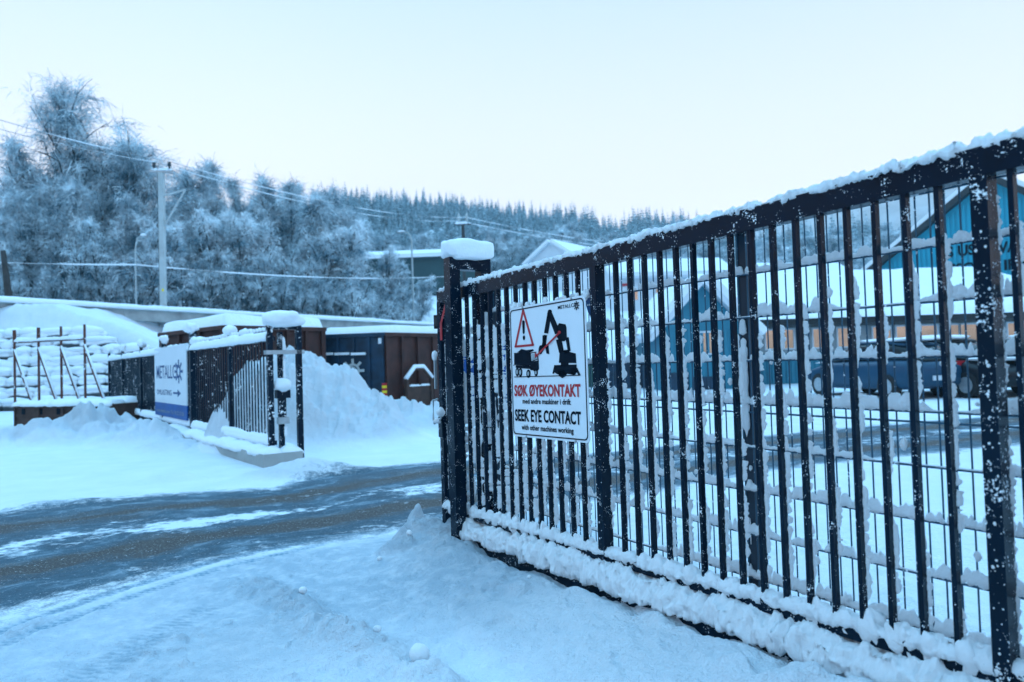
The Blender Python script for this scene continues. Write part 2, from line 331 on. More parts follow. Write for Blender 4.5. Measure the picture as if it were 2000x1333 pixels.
# ------------------------------------------------------------------ the gate's frame and the other frames (needed by the terrain)
GO = G(913, 1071, .05)
gd = -ray(121, 766); GATE = Frame(GO, gd[:2], slope=gd[2]/np.linalg.norm(gd[:2]), z0=.05)
md = -ray(150, 731); MESH = Frame(GO+GATE.nb*.20, md[:2])
LO = G(530, 911); ld = -ray(-45, 730); LEFT = Frame(LO, ld[:2])
DK0, DK1 = D(0, 583, 33), D(850, 632, 64)               # the viaduct's upper edge
ddir = (DK1-DK0)/np.linalg.norm(DK1-DK0); dn = np.array([-ddir[1], ddir[0], 0]); dn /= np.linalg.norm(dn)   # dn points behind

# ------------------------------------------------------------------ terrain
def near(px_list, z=0): return [G(x, y, z)[:2] for x, y in px_list]
FAR_E = near([(-420, 1040), (0, 1000), (200, 972), (420, 958), (640, 945), (860, 893), (1100, 893), (1350, 866), (1620, 840), (1990, 808), (2600, 770)])
NEA_E = near([(-420, 1330), (0, 1200), (200, 1150), (420, 1098), (640, 1062), (860, 1020), (1100, 985), (1350, 938), (1620, 908), (1990, 868), (2600, 815)])
CEN = np.array([(a+b)/2 for a, b in zip(FAR_E, NEA_E)])
_t = np.gradient(CEN, axis=0); _t /= np.linalg.norm(_t, axis=1)[:, None]
HW = np.array([abs((a-b)[0]*d[1]-(a-b)[1]*d[0])/2 for a, b, d in zip(FAR_E, NEA_E, _t)])
def smooth_poly(P, h, k=12):
    tt = np.arange(len(P)); ti = np.linspace(0, len(P)-1, (len(P)-1)*k+1)
    X = np.interp(ti, tt, P[:, 0]); Y = np.interp(ti, tt, P[:, 1]); H = np.interp(ti, tt, h)
    ker = np.ones(k)/k
    def sm(a): return np.convolve(np.pad(a, (k//2, k-1-k//2), 'edge'), ker, 'valid')
    return np.stack([sm(X), sm(Y)], 1), sm(H)
CEN, HW = smooth_poly(CEN, HW)
def poly_dist(x, y, P):
    """signed lateral distance, distance along, index parameter of the closest point on polyline P"""
    best = np.full(x.shape, 1e9); lat = np.zeros(x.shape); lon = np.zeros(x.shape); acc = 0; par = np.zeros(x.shape)
    for i in range(len(P)-1):
        a, b = P[i], P[i+1]; d = b-a; L = math.hypot(*d); e = d/(L+1e-9)
        tq = np.clip((x-a[0])*e[0]+(y-a[1])*e[1], 0, L); dx = x-a[0]-tq*e[0]; dy = y-a[1]-tq*e[1]; dd = np.hypot(dx, dy)
        k = dd < best; best[k] = dd[k]; lat[k] = (np.sign(e[0]*dy-e[1]*dx)*dd)[k]; lon[k] = acc+tq[k]; par[k] = i+tq[k]/(L+1e-9); acc += L
    return lat, lon, par
TR = [np.array(near([(-500, 1420), (0, 1236), (150, 1180), (300, 1132), (430, 1092), (560, 1066), (700, 1035)])), np.array(near([(-500, 1480), (0, 1262), (150, 1203), (300, 1152), (430, 1110), (560, 1080), (700, 1046)])),
      np.array(near([(60, 1380), (180, 1318), (300, 1245), (380, 1204), (470, 1160)])), np.array(near([(0, 1185), (150, 1140), (300, 1108), (450, 1075)]))]
RIDGE_X = np.array([-900, 0, 300, 600, 700, 800, 900, 1000, 1100, 1160, 1205, 1250, 1300, 1400, 1500, 1600, 1700, 1800, 1900, 2100, 3000])
RIDGE_Y = np.array([470, 430, 405, 388, 390, 393, 400, 411, 425, 438, 452, 442, 436, 440, 452, 452, 446, 480, 520, 560, 600])
def horizon(px): return 706-.03*(px-1000)
def mound(x, y, c, sx, sy, ang, h, p=1.):
    ca, sa = math.cos(ang), math.sin(ang); dx = x-c[0]; dy = y-c[1]
    r = np.hypot((dx*ca+dy*sa)/sx, (-dx*sa+dy*ca)/sy); return h*np.clip(1-r**p, 0, 1)**(1.3)
PILE_C = np.array([-4.75, 14.9])
def terrain(x, y):
    r = np.hypot(x, y); z = .012*fbm(x*.8, y*.8, 3, 3)*sst(1, 4, r)+.05*fbm(x*.15, y*.15, 4, 3)*sst(9, 25, r); rough = np.full(x.shape, .25)
    lat, lon, par = poly_dist(x, y, CEN); hw = np.interp(par, np.arange(len(HW)), HW); l = lat/hw
    road = 1-sst(.72, 1.22, np.abs(l)); z = z-.035*road*sst(60, 30, r)
    z += .018*np.exp(-((np.abs(l)-1.12)/.12)**2)*fbm(x*2.5, y*2.5, 9, 3)*sst(30, 15, r)
    # wheel ruts in the thin snow before the gate
    tk = np.zeros(x.shape)
    for i, T in enumerate(TR):
        a, b, c = poly_dist(x, y, T); e = np.exp(-(a/(.062 if i != 2 else .15))**4)*sst(0, .5, c)*sst(len(T)-1, len(T)-1.8, c)*[1, 1, .75, .6][i]
        tread = .5+.5*np.sin(b*2*np.pi/.045+np.sign(a)*1.2+fbm(b*3, b*0, 5)*2)
        z -= e*(.014+.010*tread); tk = np.maximum(tk, e*(.55+.45*tread)); z += .010*np.exp(-((np.abs(a)-.085)/.03)**2)*e.max()*sst(0, .5, c)*sst(len(T)-1, len(T)-1.8, c)*(.6+.6*vn(b*9, a*20, 2))
    packed = sst(1.0, 1.2, -l)*sst(3.0, 2.2, -l)*sst(7.5, 6, r)*sst(.9, .3, x+.0*y)+sst(1.0, 1.2, l)*sst(3.0, 2.2, l)*sst(7.5, 6, r)*sst(.9, .3, x)
    tk = np.maximum(tk, .55*packed*vn(x*1.1, y*1.1, 88)**.5); rough = rough+.25*packed
    z += packed*(.010*fbm(x*5+y*2, y*14, 91, 3)+.006*fbm(x*14, y*14, 92, 3))
    # snow bank in front of the sliding gate
    q = np.stack([x-GATE.O[0], y-GATE.O[1]], -1); s = q@GATE.u[:2]; d = q@GATE.nb[:2]
    edge = .10*fbm(s*2.2, s*0+1.5, 8, 3)
    along = sst(-.55, -.15, s)
    hb = (.055+.055*np.clip(s, 0, 3.2))*along*sst(-1.15, -.16, d+edge)*(1-sst(.02, .5, d))
    hb *= 1+.22*fbm(x*5, y*5, 12, 4)+.25*sst(.5, .8, vn(x*6+2, y*6, 93))*sst(-.9, -.3, d); z += hb; rough = rough+.6*sst(.01, .08, hb)
    z -= .05*np.exp(-((d+.06)/.05)**2)*sst(-.1, .1, s)*(.35+.65*vn(s*4, s*0, 77))        # gap the beam has melted
    # broken chunk of bank at the gate end
    c = G(836, 1062)[:2]; h1 = mound(x, y, c, .27, .36, .9, .20, 2.2); h1 += mound(x, y, G(812, 1050)[:2], .09, .12, .3, .12, 3.); h1 += mound(x, y, G(880, 1100)[:2], .5, .45, .8, .12)
    h1 += mound(x, y, G(782, 1085)[:2], .22, .2, 0, .09, 1.6)
    h1 *= 1+.25*fbm(x*9, y*9, 21, 4)+.35*sst(.5, .8, vn(x*6, y*6, 96))+.2*sst(.5, .8, vn(x*15, y*15, 97)); z += h1; rough = rough+1.0*sst(.02, .12, h1)
    # windrow across the middle foreground
    a, b, cc = poly_dist(x, y, np.array(near([(440, 1125), (560, 1178), (640, 1245), (760, 1300), (900, 1400)]))); e = np.exp(-(a/.14)**2)*sst(0, .9, cc)*(.55+.8*vn(b*3, b*0, 6)); z += .095*e*(1+.6*fbm(x*6, y*6, 14, 4)+.5*sst(.5, .8, vn(x*7, y*7, 95))+.25*sst(.5, .8, vn(x*19, y*19, 94))); rough = rough+.7*e
    # crumbs and old footprints right of it
    zone = sst(-.1, .5, a*0+cc-1)*sst(0, -.25, a)*sst(-1.5, -.6, a)
    zone = np.maximum(zone, 0)*sst(6.2, 4.8, r)
    fp = vn(x*11, y*11, 40); z += zone*(-.026*sst(.66, .85, fp)+.020*sst(.76, .92, vn(x*16, y*16, 41))); rough = rough+.3*zone
    # general crumbly texture close by
    z += (.040*fbm(x*2.2, y*2.2, 39, 3)+.018*fbm(x*8, y*8, 30, 4)+.007*fbm(x*30, y*30, 31, 3)-.016*sst(.70, .9, vn(x*7+y, y*9, 48))*sst(.45, .6, vn(x*.9, y*.9, 49)))*sst(9, 5, r)*(1-.6*road)
    # ploughed-up lumps before the left fence
    for px, py, sx, sy, h in ((20, 872, 2.2, .8, .20), (110, 868, 1.6, .8, .20), (170, 858, 1.0, .9, .36), (222, 856, 1.2, 1.1, .40), (285, 866, 1.2, 1.0, .34), (335, 880, .9, .7, .20), (120, 985, 1.1, .35, .05), (330, 938, .5, .3, .07)):
        h2 = mound(x, y, G(px, py)[:2], sx, sy, .15, h, 1.9); z += h2*(1+.55*fbm(x*2.3, y*2.3, 15, 3)+.30*fbm(x*7, y*7, 35, 4)+.25*sst(.55, .8, vn(x*4.2, y*4.2, 36))); rough = rough+.8*sst(.01, .2, h2)
    # apron round the left gate end and the big ploughed pile behind it
    h3 = mound(x, y, G(600, 925)[:2], 1.15, .6, .3, .20, 1.2)+mound(x, y, G(560, 935)[:2], .5, .35, 0, .06, 1.5); z += h3*(1+.35*fbm(x*5, y*5, 16, 5)); rough = rough+.8*sst(.01, .1, h3)
    h4 = np.where(x < -4.6, mound(x, y, (-4.6, 14.6), 1.45, 2.6, 0, 1.60, 2.6), mound(x, y, (-4.6, 14.6), 2.75, 2.6, -.12, 1.62, 1.9))
    h4 = np.maximum(h4, mound(x, y, (-3.6, 13.7), 2.2, 1.8, 0, 1.0, 1.2)); h4 = np.maximum(h4, mound(x, y, (-2.0, 15.4), 2.7, 1.6, 0, .52, 1.4))
    lump = sst(.4, .85, vn(x*2.1, y*2.1, 71))*.22+sst(.45, .8, vn(x*4.6+3, y*4.6, 72))*.13+sst(.5, .8, vn(x*9+3, y*9, 73))*.07+sst(.5, .8, vn(x*18, y*18, 74))*.03
    h4 = h4*(1+.12*fbm(x*1.3, y*1.3, 17, 5))+lump*sst(.05, .5, h4); z += h4; rough = rough+1.2*sst(.05, .3, h4)
    # yard far side: low drifts along the containers, rutted snow behind the gate
    z += .16*np.exp(-((y-(17.6+x*.02))/.9)**2)*sst(-3.5, -1.5, x)*sst(3.5, 1, x)*(.6+.6*vn(x*1.5, y*1.5, 19))
    yard = sst(1.0, 3, d)*sst(45, 20, r); z += yard*(.022*fbm(x*.8+y*.4, y*3.2-x*.8, 23, 4))
    # embankment on the left, plateau behind the viaduct
    sd = (x-DK0[0])*dn[0]+(y-DK0[1])*dn[1]; ld_ = (x-DK0[0])*ddir[0]+(y-DK0[1])*ddir[1]
    pz = DK0[2]-1.0+.0*ld_
    z = np.maximum(z, pz*sst(3.5, 6., sd)+.0*x)
    wy = 30.2; cap = np.interp(x, [-34, -21.2, -19.6, -17, -14.2, -12.2], [5.2, 4.75, 4.2, 3.3, 1.8, 0])
    emb = np.minimum(sst(wy+1.0, wy+1.9, y)*3.45+sst(wy+1.8, wy+3.0, y)*1.6, cap*sst(wy+.9, wy+2.2, y))*(1-.75*sst(34.5, 37, y)*sst(-21, -18, x))
    emb = emb*(1+.05*fbm(x*.7, y*.7, 25, 3)); z = np.maximum(z, emb)
    z += (.25*np.exp(-((sd+3.2)/1.2)**2))*sst(-18.5, -16.5, x)*sst(-4, -9, x)*(.2+1.3*vn(x*.6, y*.6, 27))
    z = np.maximum(z, np.where(x > 4, z, np.interp(y, [40, 58, 110, 220, 500], [-.5, 4.0, 12.3, 24, 30])*sst(3.5, 7, sd)))
    z = np.where(x > -2, np.maximum(z, np.interp(y, [40, 58, 110, 220, 500], [-.5, 4.0, 12.3, 24, 30])*sst(-2, 4, x)), z)
    # wooded ridge
    th = np.arctan2(x, y); px = 1000+1400*np.tan(np.clip(th, -1.2, 1.2)); ry = np.interp(px, RIDGE_X, RIDGE_Y)
    zr = CH+(horizon(px)-ry)/1400*430*np.maximum(np.cos(th), .36)-9.5
    hz = sst(150, 450, r)**.85*zr-.0*r; hz = hz*(1-.25*sst(470, 900, r)); hz = hz*(1+.03*fbm(x*.02, y*.02, 33, 4))
    front = sst(-.1, .25, np.cos(th)); z = np.where(front*hz > z, front*hz+z*.0, z)
    # unseen mountain behind the viewer, added and raised for the windows' orange reflection
    z += (1-front)*sst(250, 700, r)*(150+70*fbm(th*6, th*0, 44, 5))
    return z, road, l, lon, tk, rough
rows = np.concatenate([np.geomspace(.55, 2.1, 50)[:-1], np.geomspace(2.1, 9, 420)[:-1], np.geomspace(9, 40, 260)[:-1], np.geomspace(40, 950, 170)])
ang = np.concatenate([np.linspace(-.72, .72, 1000)[:-1], np.linspace(.72, 2*np.pi-.72, 170)[:-1]])
R_, A_ = np.meshgrid(rows, ang, indexing='ij'); X_ = R_*np.sin(A_); Y_ = R_*np.cos(A_)
Z_, rd_, la_, lo_, tk_, ro_ = terrain(X_, Y_)
def TZ(x, y): return float(terrain(np.array([[float(x)]]), np.array([[float(y)]]))[0][0, 0])
VT = np.stack([X_, Y_, Z_], -1).reshape(-1, 3); nr, nc = R_.shape
fm = lambda a: (a[:-1]+a[1:])/2
rdf = fm(rd_); rdf = (rdf+np.roll(rdf, -1, 1))/2; rf = fm(R_); xf, yf, zf = fm(X_), fm(Y_), fm(Z_)
pile = (np.hypot((xf-PILE_C[0])/4.6, (yf-PILE_C[1])/3.4) < 1.0) & (zf > .16) & (rdf < .02)
qs = (xf-GATE.O[0])*GATE.u[0]+(yf-GATE.O[1])*GATE.u[1]; qd = (xf-GATE.O[0])*GATE.nb[0]+(yf-GATE.O[1])*GATE.nb[1]
bank = (qs > -.9) & (qs < 6) & (qd < .3) & (qd > -1.4) & (zf > .045) & (rdf < .02) & (rf < 9) & ~pile
lumps = (zf > .15) & (yf > 9) & (yf < 24) & (xf < -5) & ~pile & (rdf < .02)
roadm = (rdf > .015) & (rf < 60) & ~pile & ~bank & ~lumps
hill = (rf > 125)
at = dict(road=rd_*(R_ < 75), lat=la_, lon=lo_, track=tk_, rough=ro_)
gk = dict(attrs=at, mat=M['ground'], wrap=True)
o = gridmesh('ground', VT, nr, nc, ~(pile | bank | lumps | roadm | hill), **gk); tag(o, kind='structure')
o = gridmesh('road', VT, nr, nc, roadm, **gk); tag(o, kind='structure')
mtn = hill & (yf < -20)
o = gridmesh('mountain', VT, nr, nc, mtn, mat=M['brownhill'], wrap=True); tag(o, kind='structure')  # out of view, there to be mirrored in the windows
o = gridmesh('hill', VT, nr, nc, hill & ~mtn, attrs=at, mat=M['snow_far'], wrap=True); tag(o, kind='structure')
o = gridmesh('snow_pile', VT, nr, nc, pile, **gk); tag(o, 'big ploughed pile of lumpy snow behind the left gate, in front of the skips', 'snow pile')
o = gridmesh('snow_bank', VT, nr, nc, bank, **gk); tag(o, 'long low bank of snow along the foot of the right sliding gate', 'snow bank')
o = gridmesh('snow_pile', VT, nr, nc, lumps, **gk); tag(o, 'low row of ploughed snow lumps in front of the left fence and rusty frame', 'snow pile')

# ================================================================== text helper
def text_mb(txt, fr, a0, a1, z0, z1, d, bold=0.0, th=.002, flip=False):
    """lettering fitted in the rectangle a0..a1, z0..z1 of frame fr, on its front side at depth d"""
    cu = bpy.data.curves.new('t', 'FONT'); cu.body = txt; cu.size = 1; cu.offset = bold; cu.resolution_u = 3
    to = bpy.data.objects.new('t', cu); COL.objects.link(to); bpy.context.view_layer.update()
    me = bpy.data.meshes.new_from_object(to.evaluated_get(bpy.context.evaluated_depsgraph_get()))
    n = len(me.vertices); v = np.zeros(n*3); me.vertices.foreach_get('co', v); v = v.reshape(-1, 3)
    f = [tuple(p.vertices) for p in me.polygons]; bpy.data.objects.remove(to); bpy.data.curves.remove(cu); bpy.data.meshes.remove(me)
    lo, hi = v.min(0), v.max(0); x = (v[:, 0]-lo[0])/(hi[0]-lo[0]); y = (v[:, 1]-lo[1])/(hi[1]-lo[1])
    mb = MB(); P = np.array([fr.P(a0+(a1-a0)*i, d, z0+(z1-z0)*j) for i, j in zip(x, y)]); mb.add(P, f); return mb
def flat(mb, fr, pts, d, th=.002):
    """thin plate with the outline pts = [(s, z)] on frame fr"""
    mb.poly([fr.P(a, d, z) for a, z in pts], -fr.nb, th)
def gear(fr, c, r0, r1, d, n=8, asp=1., wid=.45):
    mb = MB()
    for k in range(n):
        a = 2*math.pi*k/n; pts = []
        for da, r in ((-.17, r0), (-.12, r1), (.12, r1), (.17, r0)): pts.append((c[0]+asp*r*math.cos(a+da), c[1]+r*math.sin(a+da)))
        flat(mb, fr, pts, d)
    N_ = 28
    for k in range(N_):
        a, b = 2*math.pi*k/N_, 2*math.pi*(k+1)/N_
        flat(mb, fr, [(c[0]+asp*r*math.cos(q), c[1]+r*math.sin(q)) for r, q in ((r0*.72, a), (r0*1.04, a), (r0*1.04, b), (r0*.72, b))], d)
    return mb
def inst(mesh, name, parent, world, rotz=0, scale=1.):
    o = bpy.data.objects.new(name, mesh); COL.objects.link(o); o.parent = parent
    o.location = [float(v) for v in np.asarray(world)-worg(parent)]; o.rotation_euler.z = rotz; o.scale = (scale,)*3; WO[o.name] = np.asarray(world, float); return o
# ================================================================== RIGHT SLIDING GATE
g = empty('sliding_gate', GATE.P(0, 0, 0), 'large black steel bar gate on the right, flecked with snow, warning sign fixed to it', 'gate')
T = .05
SMIN, SMAX = -.40, 5.6
mb = MB(); GATE.bx(mb, SMIN, SMAX, 0, .055, 1.855, 1.95); tr = mb.build('top_rail', M['paint'], g)
mb = MB(); ridge(mb, GATE.P(SMIN, .027, 1.948), GATE.P(SMAX, .027, 1.948), (0, 0, 1), GATE.nb, .036, .031, 3, .007, 1.3, 16, 9, .45, .5); mb.build('snow', M['snow_fine'], tr, True)
mb = MB()
ridge(mb, GATE.P(SMIN+.1, .03, 1.856), GATE.P(SMAX, .03, 1.856), (0, 0, -1), GATE.nb, .012, .018, 5, .02, .45, 9)
mb = MB(); GATE.bx(mb, SMIN, SMAX, .0, .055, .215, .27); br = mb.build('bottom_rail', M['paint'], g)
mb = MB(); GATE.bx(mb, .03, SMAX, -.045, .11, .0, .135); gb = mb.build('guide_beam', M['paint'], g)
# snow lying on the beam and rail
mb = MB(); ridge(mb, GATE.P(.05, .005, .12), GATE.P(SMAX, .005, .12), (0, 0, 1), GATE.nb, .115, .085, 11, .006, 1.4, 9, 24, .62, .26)
ridge(mb, GATE.P(.05, -.035, .118), GATE.P(SMAX, -.035, .118), (0, 0, 1), GATE.nb, .045, .024, 12, .006, 1.2, 26, 8, .2, .4); mb.build('snow', M['snow_fine'], gb, True)
mb = MB(); ridge(mb, GATE.P(-.38, .03, .262), GATE.P(SMAX, .03, .262), (0, 0, 1), GATE.nb, .05, .042, 13, .006, 1.2, 15, 15, .5, .3)
bars = [2.305+.1128*k for k in range(-24, 28)]
posts = [1.553, 3.555]
bars = [b for b in bars if all(not (p-.045 < b < p+.08) for p in posts) and b > -.30 and b < SMAX and not (-.06 < b < .03)]
for i, b in enumerate(bars):     # small fans of snow that piled up against the bar feet
    blob(mb, GATE.P(b+.035, .022, .27), (GATE.us*.048, GATE.nb*.034, np.array([0, 0, .035+.03*vn(b*9, 0, 3)])), 100+i, 16, 12, .7)
mb.build('snow', M['snow_fine'], br, True)
barmb = MB(); GATE.bx(barmb, .001, .018, .006, .034, .25, 1.87, False); v0 = GATE.P(0, 0, 0, 0)
bme = None
def bar_snow(a, w_, seed, d, z0, z1, amp, parent, wid=.011):
    mb = MB(); top = .35 if a < .2 else 1.72-.16*vn(a*2, 0, 5)
    base = GATE.P(a+w_*.65, d, 0)
    ridge(mb, GATE.P(a+w_*.7, d-.004, z0), GATE.P(a+w_*.7, d-.004, z1), GATE.nb*.93+GATE.u*.36, GATE.u, amp, wid, seed, .005, .66, 34, 8, 0, .25)
    return mb.build('snow', M['snow_fine'], parent, True)
for i, b in enumerate(bars):
    if bme is None:
        o = barmb.build('bar', M['paint'], None, loc=v0); bme = o.data; o.parent = g; o.location = [float(q) for q in GATE.P(b, 0, 0)-worg(g)]; WO[o.name] = GATE.P(b, 0, 0)
        o.matrix_parent_inverse = Matrix()
    else: o = inst(bme, 'bar', g, GATE.P(b, 0, 0))
    far = sst(1.5, .3, b); bar_snow(b, .021, 200+i, .04, .33, 1.70-.3*vn(b*3, 0, 5), .025+.016*far, o, .009+.008*far)
    if far > .4: bar_snow(b-.012, .021, 260+i, .015, .33, 1.55, .016, o, .011)
for i, p in enumerate(posts):
    mb = MB(); GATE.bx(mb, p, p+.052, -.006, .062, .135, 1.857, False); o = mb.build('post', M['paint_snowy'] if i else M['paint'], g)
    bar_snow(p, .052, 300+i, .06, .3, 1.8, .03, o, .016)
    mb = MB()
    for k in range(55 if i else 20):                       # stuck flakes and crumbs on its front
        z = .2+1.6*rng.random()**1.3; a = p+.004+.044*rng.random(); r = .0018+.0045*rng.random()**3
        blob(mb, GATE.P(a, -.0065, z), (GATE.u*r, GATE.nb*.003, np.array([0, 0, r*1.1])), k, 7, 5, .4)
    mb.build('snow_flakes', M['snow_fine'], o, True)
mb = MB(); GATE.bx(mb, SMIN-.002, SMIN+.056, -.001, .060, .10, 1.857, False); es = mb.build('end_post', M['paint'], g)
bar_snow(SMIN, .05, 330, .05, .4, 1.5, .03, es, .012)
# lock case, pull handle, catch, red tape on the end post
mb = MB(); GATE.bx(mb, SMIN+.01, SMIN+.075, -.02, .075, .80, .96, False); lk = mb.build('lock_case', M['paint'], g)
hx = SMIN-.02
mb = MB(); mb.tube([GATE.P(hx+.03, -.02, 1.10), GATE.P(hx-.03, -.03, 1.09), GATE.P(hx-.035, -.03, .94), GATE.P(hx-.02, -.03, .905), GATE.P(hx+.06, -.03, .925), GATE.P(hx+.09, -.02, .96)], .008, 8); mb.build('hook_handle', M['galv'], g, True)
mb = MB(); blob(mb, GATE.P(SMIN+.06, -.02, 1.0), (.035, .035, .035), 5, rough=.6); blob(mb, GATE.P(SMIN+.03, -.03, .93), (.035, .02, .02), 6, rough=.6); mb.build('snow', M['snow_fine'], lk, True)
mb = MB(); GATE.bx(mb, SMIN-.045, SMIN-.028, -.02, .0, 1.18, 1.42, False); kp = mb.build('keeper_plate', M['galv'], g)
mb = MB(); blob(mb, GATE.P(SMIN-.035, -.015, 1.445), (.022, .02, .04), 8, rough=.5); mb.build('snow', M['snow_fine'], kp, True)
mb = MB(); GATE.bx(mb, SMIN-.06, SMIN-.004, .0, .05, 1.68, 1.75, False); GATE.bx(mb, SMIN-.075, SMIN-.058, .005, .045, 1.66, 1.77, False); mb.build('buffer', M['rubber'], g)
mb = MB()
for (a0, z0), (a1, z1), w_ in (((-.325, 1.56), (-.325, 1.70), .032), ((-.325, 1.69), (-.235, 1.83), .026)):
    p0, p1 = GATE.P(a0, -.006, z0), GATE.P(a1, -.006, z1); mb.box((p0+p1)/2, (p1-p0)/2, np.cross(GATE.nb, (p1-p0)/np.linalg.norm(p1-p0))*w_/2, GATE.nb*.0015)
mb.build('red_tape', M['red'], g)

# ------------------------------------------------------------------ portal the leaf runs through
pt = empty('gate_guide_portal', GATE.P(.03, .05, -.04), 'tall black double-post gate portal with a thick square cap of snow', 'gate portal')
for d0, d1 in ((-.115, -.03), (.150, .235)):
    mb = MB(); GATE.bx(mb, -.035, .06, d0, d1, -.06, 2.06, False); o = mb.build('post', M['paint'], pt)
    if d0 > 0:
        mb = MB(); ridge(mb, GATE.P(.06, d0+.03, .4), GATE.P(.06, d0+.03, 1.75), GATE.u, GATE.nb, .035, .03, 341, .009, .9, 16, 7); ridge(mb, GATE.P(-.03, d0, .3), GATE.P(-.03, d0, 1.7), -GATE.nb, GATE.u, .03, .02, 342, .009, .8, 18, 7); mb.build('snow', M['snow_fine'], o, True)
mb = MB(); GATE.bx(mb, -.035, .06, -.115, .235, 2.062, 2.15, False); tb = mb.build('top_beam', M['paint'], pt)
mb = MB(); blob(mb, GATE.P(.015, .06, 2.215), (GATE.u*.085, GATE.nb*.205, np.array([0, 0, .078])), 4, 44, 26, .16, box=.52); mb.build('snow_cap', M['snow'], tb, True)

# ------------------------------------------------------------------ warning sign on the gate
SD = -.014
S_L, S_R, S_B, S_T = .706, 1.520, .866, 1.705
sg = empty('warning_sign', GATE.P(1.12, SD, S_B), 'white warning sign with red triangle and excavator reading SEEK EYE CONTACT, on the right gate', 'sign')
def rrect(a0, a1, z0, z1, r, n=5):
    o = []
    for cx, cz, q in ((a1-r, z1-r, 0), (a0+r, z1-r, 1), (a0+r, z0+r, 2), (a1-r, z0+r, 3)):
        o += [(cx+r*math.cos(math.pi/2*(q+k/n)), cz+r*math.sin(math.pi/2*(q+k/n))) for k in range(n+1)]
    return o
mb = MB(); mb.poly([GATE.P(a, SD, z) for a, z in rrect(S_L, S_R, S_B, S_T, .03)], -GATE.nb, .004); mb.build('panel', M['signwhite'], sg)
def zs(x, y): return GATE.hit(980+x/4.3, 570+y/4.3, SD-.002)
mb = MB(); o_ = rrect(S_L+.009, S_R-.014, S_B+.013, S_T-.013, .03); i_ = rrect(S_L+.016, S_R-.021, S_B+.020, S_T-.020, .026)
for k in range(len(o_)):
    j = (k+1) % len(o_); flat(mb, GATE, [o_[k], o_[j], i_[j], i_[k]], SD-.0025)
mb.build('border', M['ink'], sg)
def sart(name, polys, mat, d=SD-.003, closed=True):
    mb = MB()
    for p in polys: flat(mb, GATE, [zs(*q) for q in p], d)
    return mb.build(name, mat, sg)
def thick(p, q, w0, w1=None):
    w1 = w0 if w1 is None else w1; a, b = np.array(p, float), np.array(q, float); e = (b-a)/np.linalg.norm(b-a); n = np.array([-e[1], e[0]])
    return [tuple(a+n*w0), tuple(b+n*w1), tuple(b-n*w1), tuple(a-n*w0)]
def disc(c, rx, ry, n=14): return [(c[0]+rx*math.cos(2*math.pi*k/n), c[1]+ry*math.sin(2*math.pi*k/n)) for k in range(n)]
A_, B_, C_ = (179, 155), (262, 448), (115, 462)
sart('warning_triangle', [thick(A_, B_, 7), thick(B_, C_, 9), thick(C_, A_, 7), disc(A_, 7, 8), disc(B_, 9, 9), disc(C_, 8, 9)], M['red'])
sart('exclamation_mark', [[(172, 252), (180, 240), (192, 250), (191, 345), (184, 358), (176, 345)], disc((186, 388), 9, 20)], M['ink'])
sart('excavator', [
    thick((401, 178), (372, 350), 16, 17), thick((398, 172), (470, 350), 18, 24), disc((403, 170), 17, 20), thick((366, 365), (352, 460), 13, 16), [(343, 368), (370, 368), (372, 450), (342, 450)],
    [(318, 455), (345, 448), (352, 490), (330, 525), (308, 520), (310, 480)], [(368, 470), (392, 458), (398, 525), (376, 520)], [(322, 452), (390, 440), (392, 470), (330, 480)],
    [(470, 285), (482, 265), (534, 275), (542, 300), (545, 395), (525, 418), (485, 412), (458, 375)], thick((478, 400), (502, 510), 23, 20), thick((548, 385), (566, 500), 13, 11),
    [(488, 500), (505, 490), (620, 520), (625, 600), (480, 598)], [(525, 490), (560, 488), (575, 520), (520, 520)], [(440, 618), (628, 612), (628, 650), (640, 672), (600, 700), (548, 690), (535, 705), (470, 695), (445, 680)],
    [(612, 640), (632, 640), (661, 700), (645, 706)], [(440, 625), (458, 630), (437, 690), (426, 688)], disc((510, 690), 34, 32), disc((602, 672), 24, 30), [(497, 590), (560, 590), (560, 625), (497, 625)], [(500, 705), (520, 705), (514, 726), (502, 726)]], M['ink'])
sart('dump_truck', [
    [(104, 515), (240, 512), (244, 600), (232, 625), (106, 615)], [(130, 512), (165, 482), (205, 492), (262, 484), (268, 496), (215, 520)], [(238, 590), (308, 578), (312, 650), (296, 672), (268, 668), (255, 640), (238, 640)],
    thick((212, 520), (290, 508), 3), thick((300, 540), (308, 590), 3), thick((240, 520), (246, 592), 3), thick((244, 590), (305, 565), 3), disc((130, 675), 15, 36), disc((157, 678), 15, 38), disc((224, 690), 17, 36), disc((288, 680), 14, 30), [(118, 618), (240, 625), (242, 650), (118, 640)],
    [(240, 640), (262, 640), (262, 660), (240, 660)], thick((104, 615), (100, 622), 3)], M['ink'])
sart('ground_line', [thick((105, 717), (660, 703), 3.5)], M['ink'])
mb = MB()
for k in ((130, 675, 8, 20), (157, 678, 8, 20), (224, 690, 8, 18), (288, 680, 7, 15)): flat(mb, GATE, [zs(*q) for q in disc(k[:2], k[2], k[3])], SD-.005)
flat(mb, GATE, [zs(*q) for q in ((247, 530), (282, 518), (290, 560), (252, 580))], SD-.005)
mb.build('wheel_hubs', M['greyp'], sg)
sart('red_arrow', [thick((290, 545), (488, 345), 6, 7), [(283, 556), (284, 510), (308, 540)], disc((488, 342), 12, 14)], M['red'], SD-.007)
def stext(name, txt, x0, y0, x1, y1, hz, mat, bold, desc=0):
    """x0,y0 / x1,y1 = the two ends of the baseline, hz = letter height in metres"""
    a0, z0 = zs(x0, y0); a1, z1 = zs(x1, y1); zb = (z0+z1)/2
    return text_mb(txt, GATE, a0, a1, zb-desc, zb+hz, SD-.003, bold).build(name, mat, sg)
hT = zs(110, 795)[1]-zs(110, 877)[1]
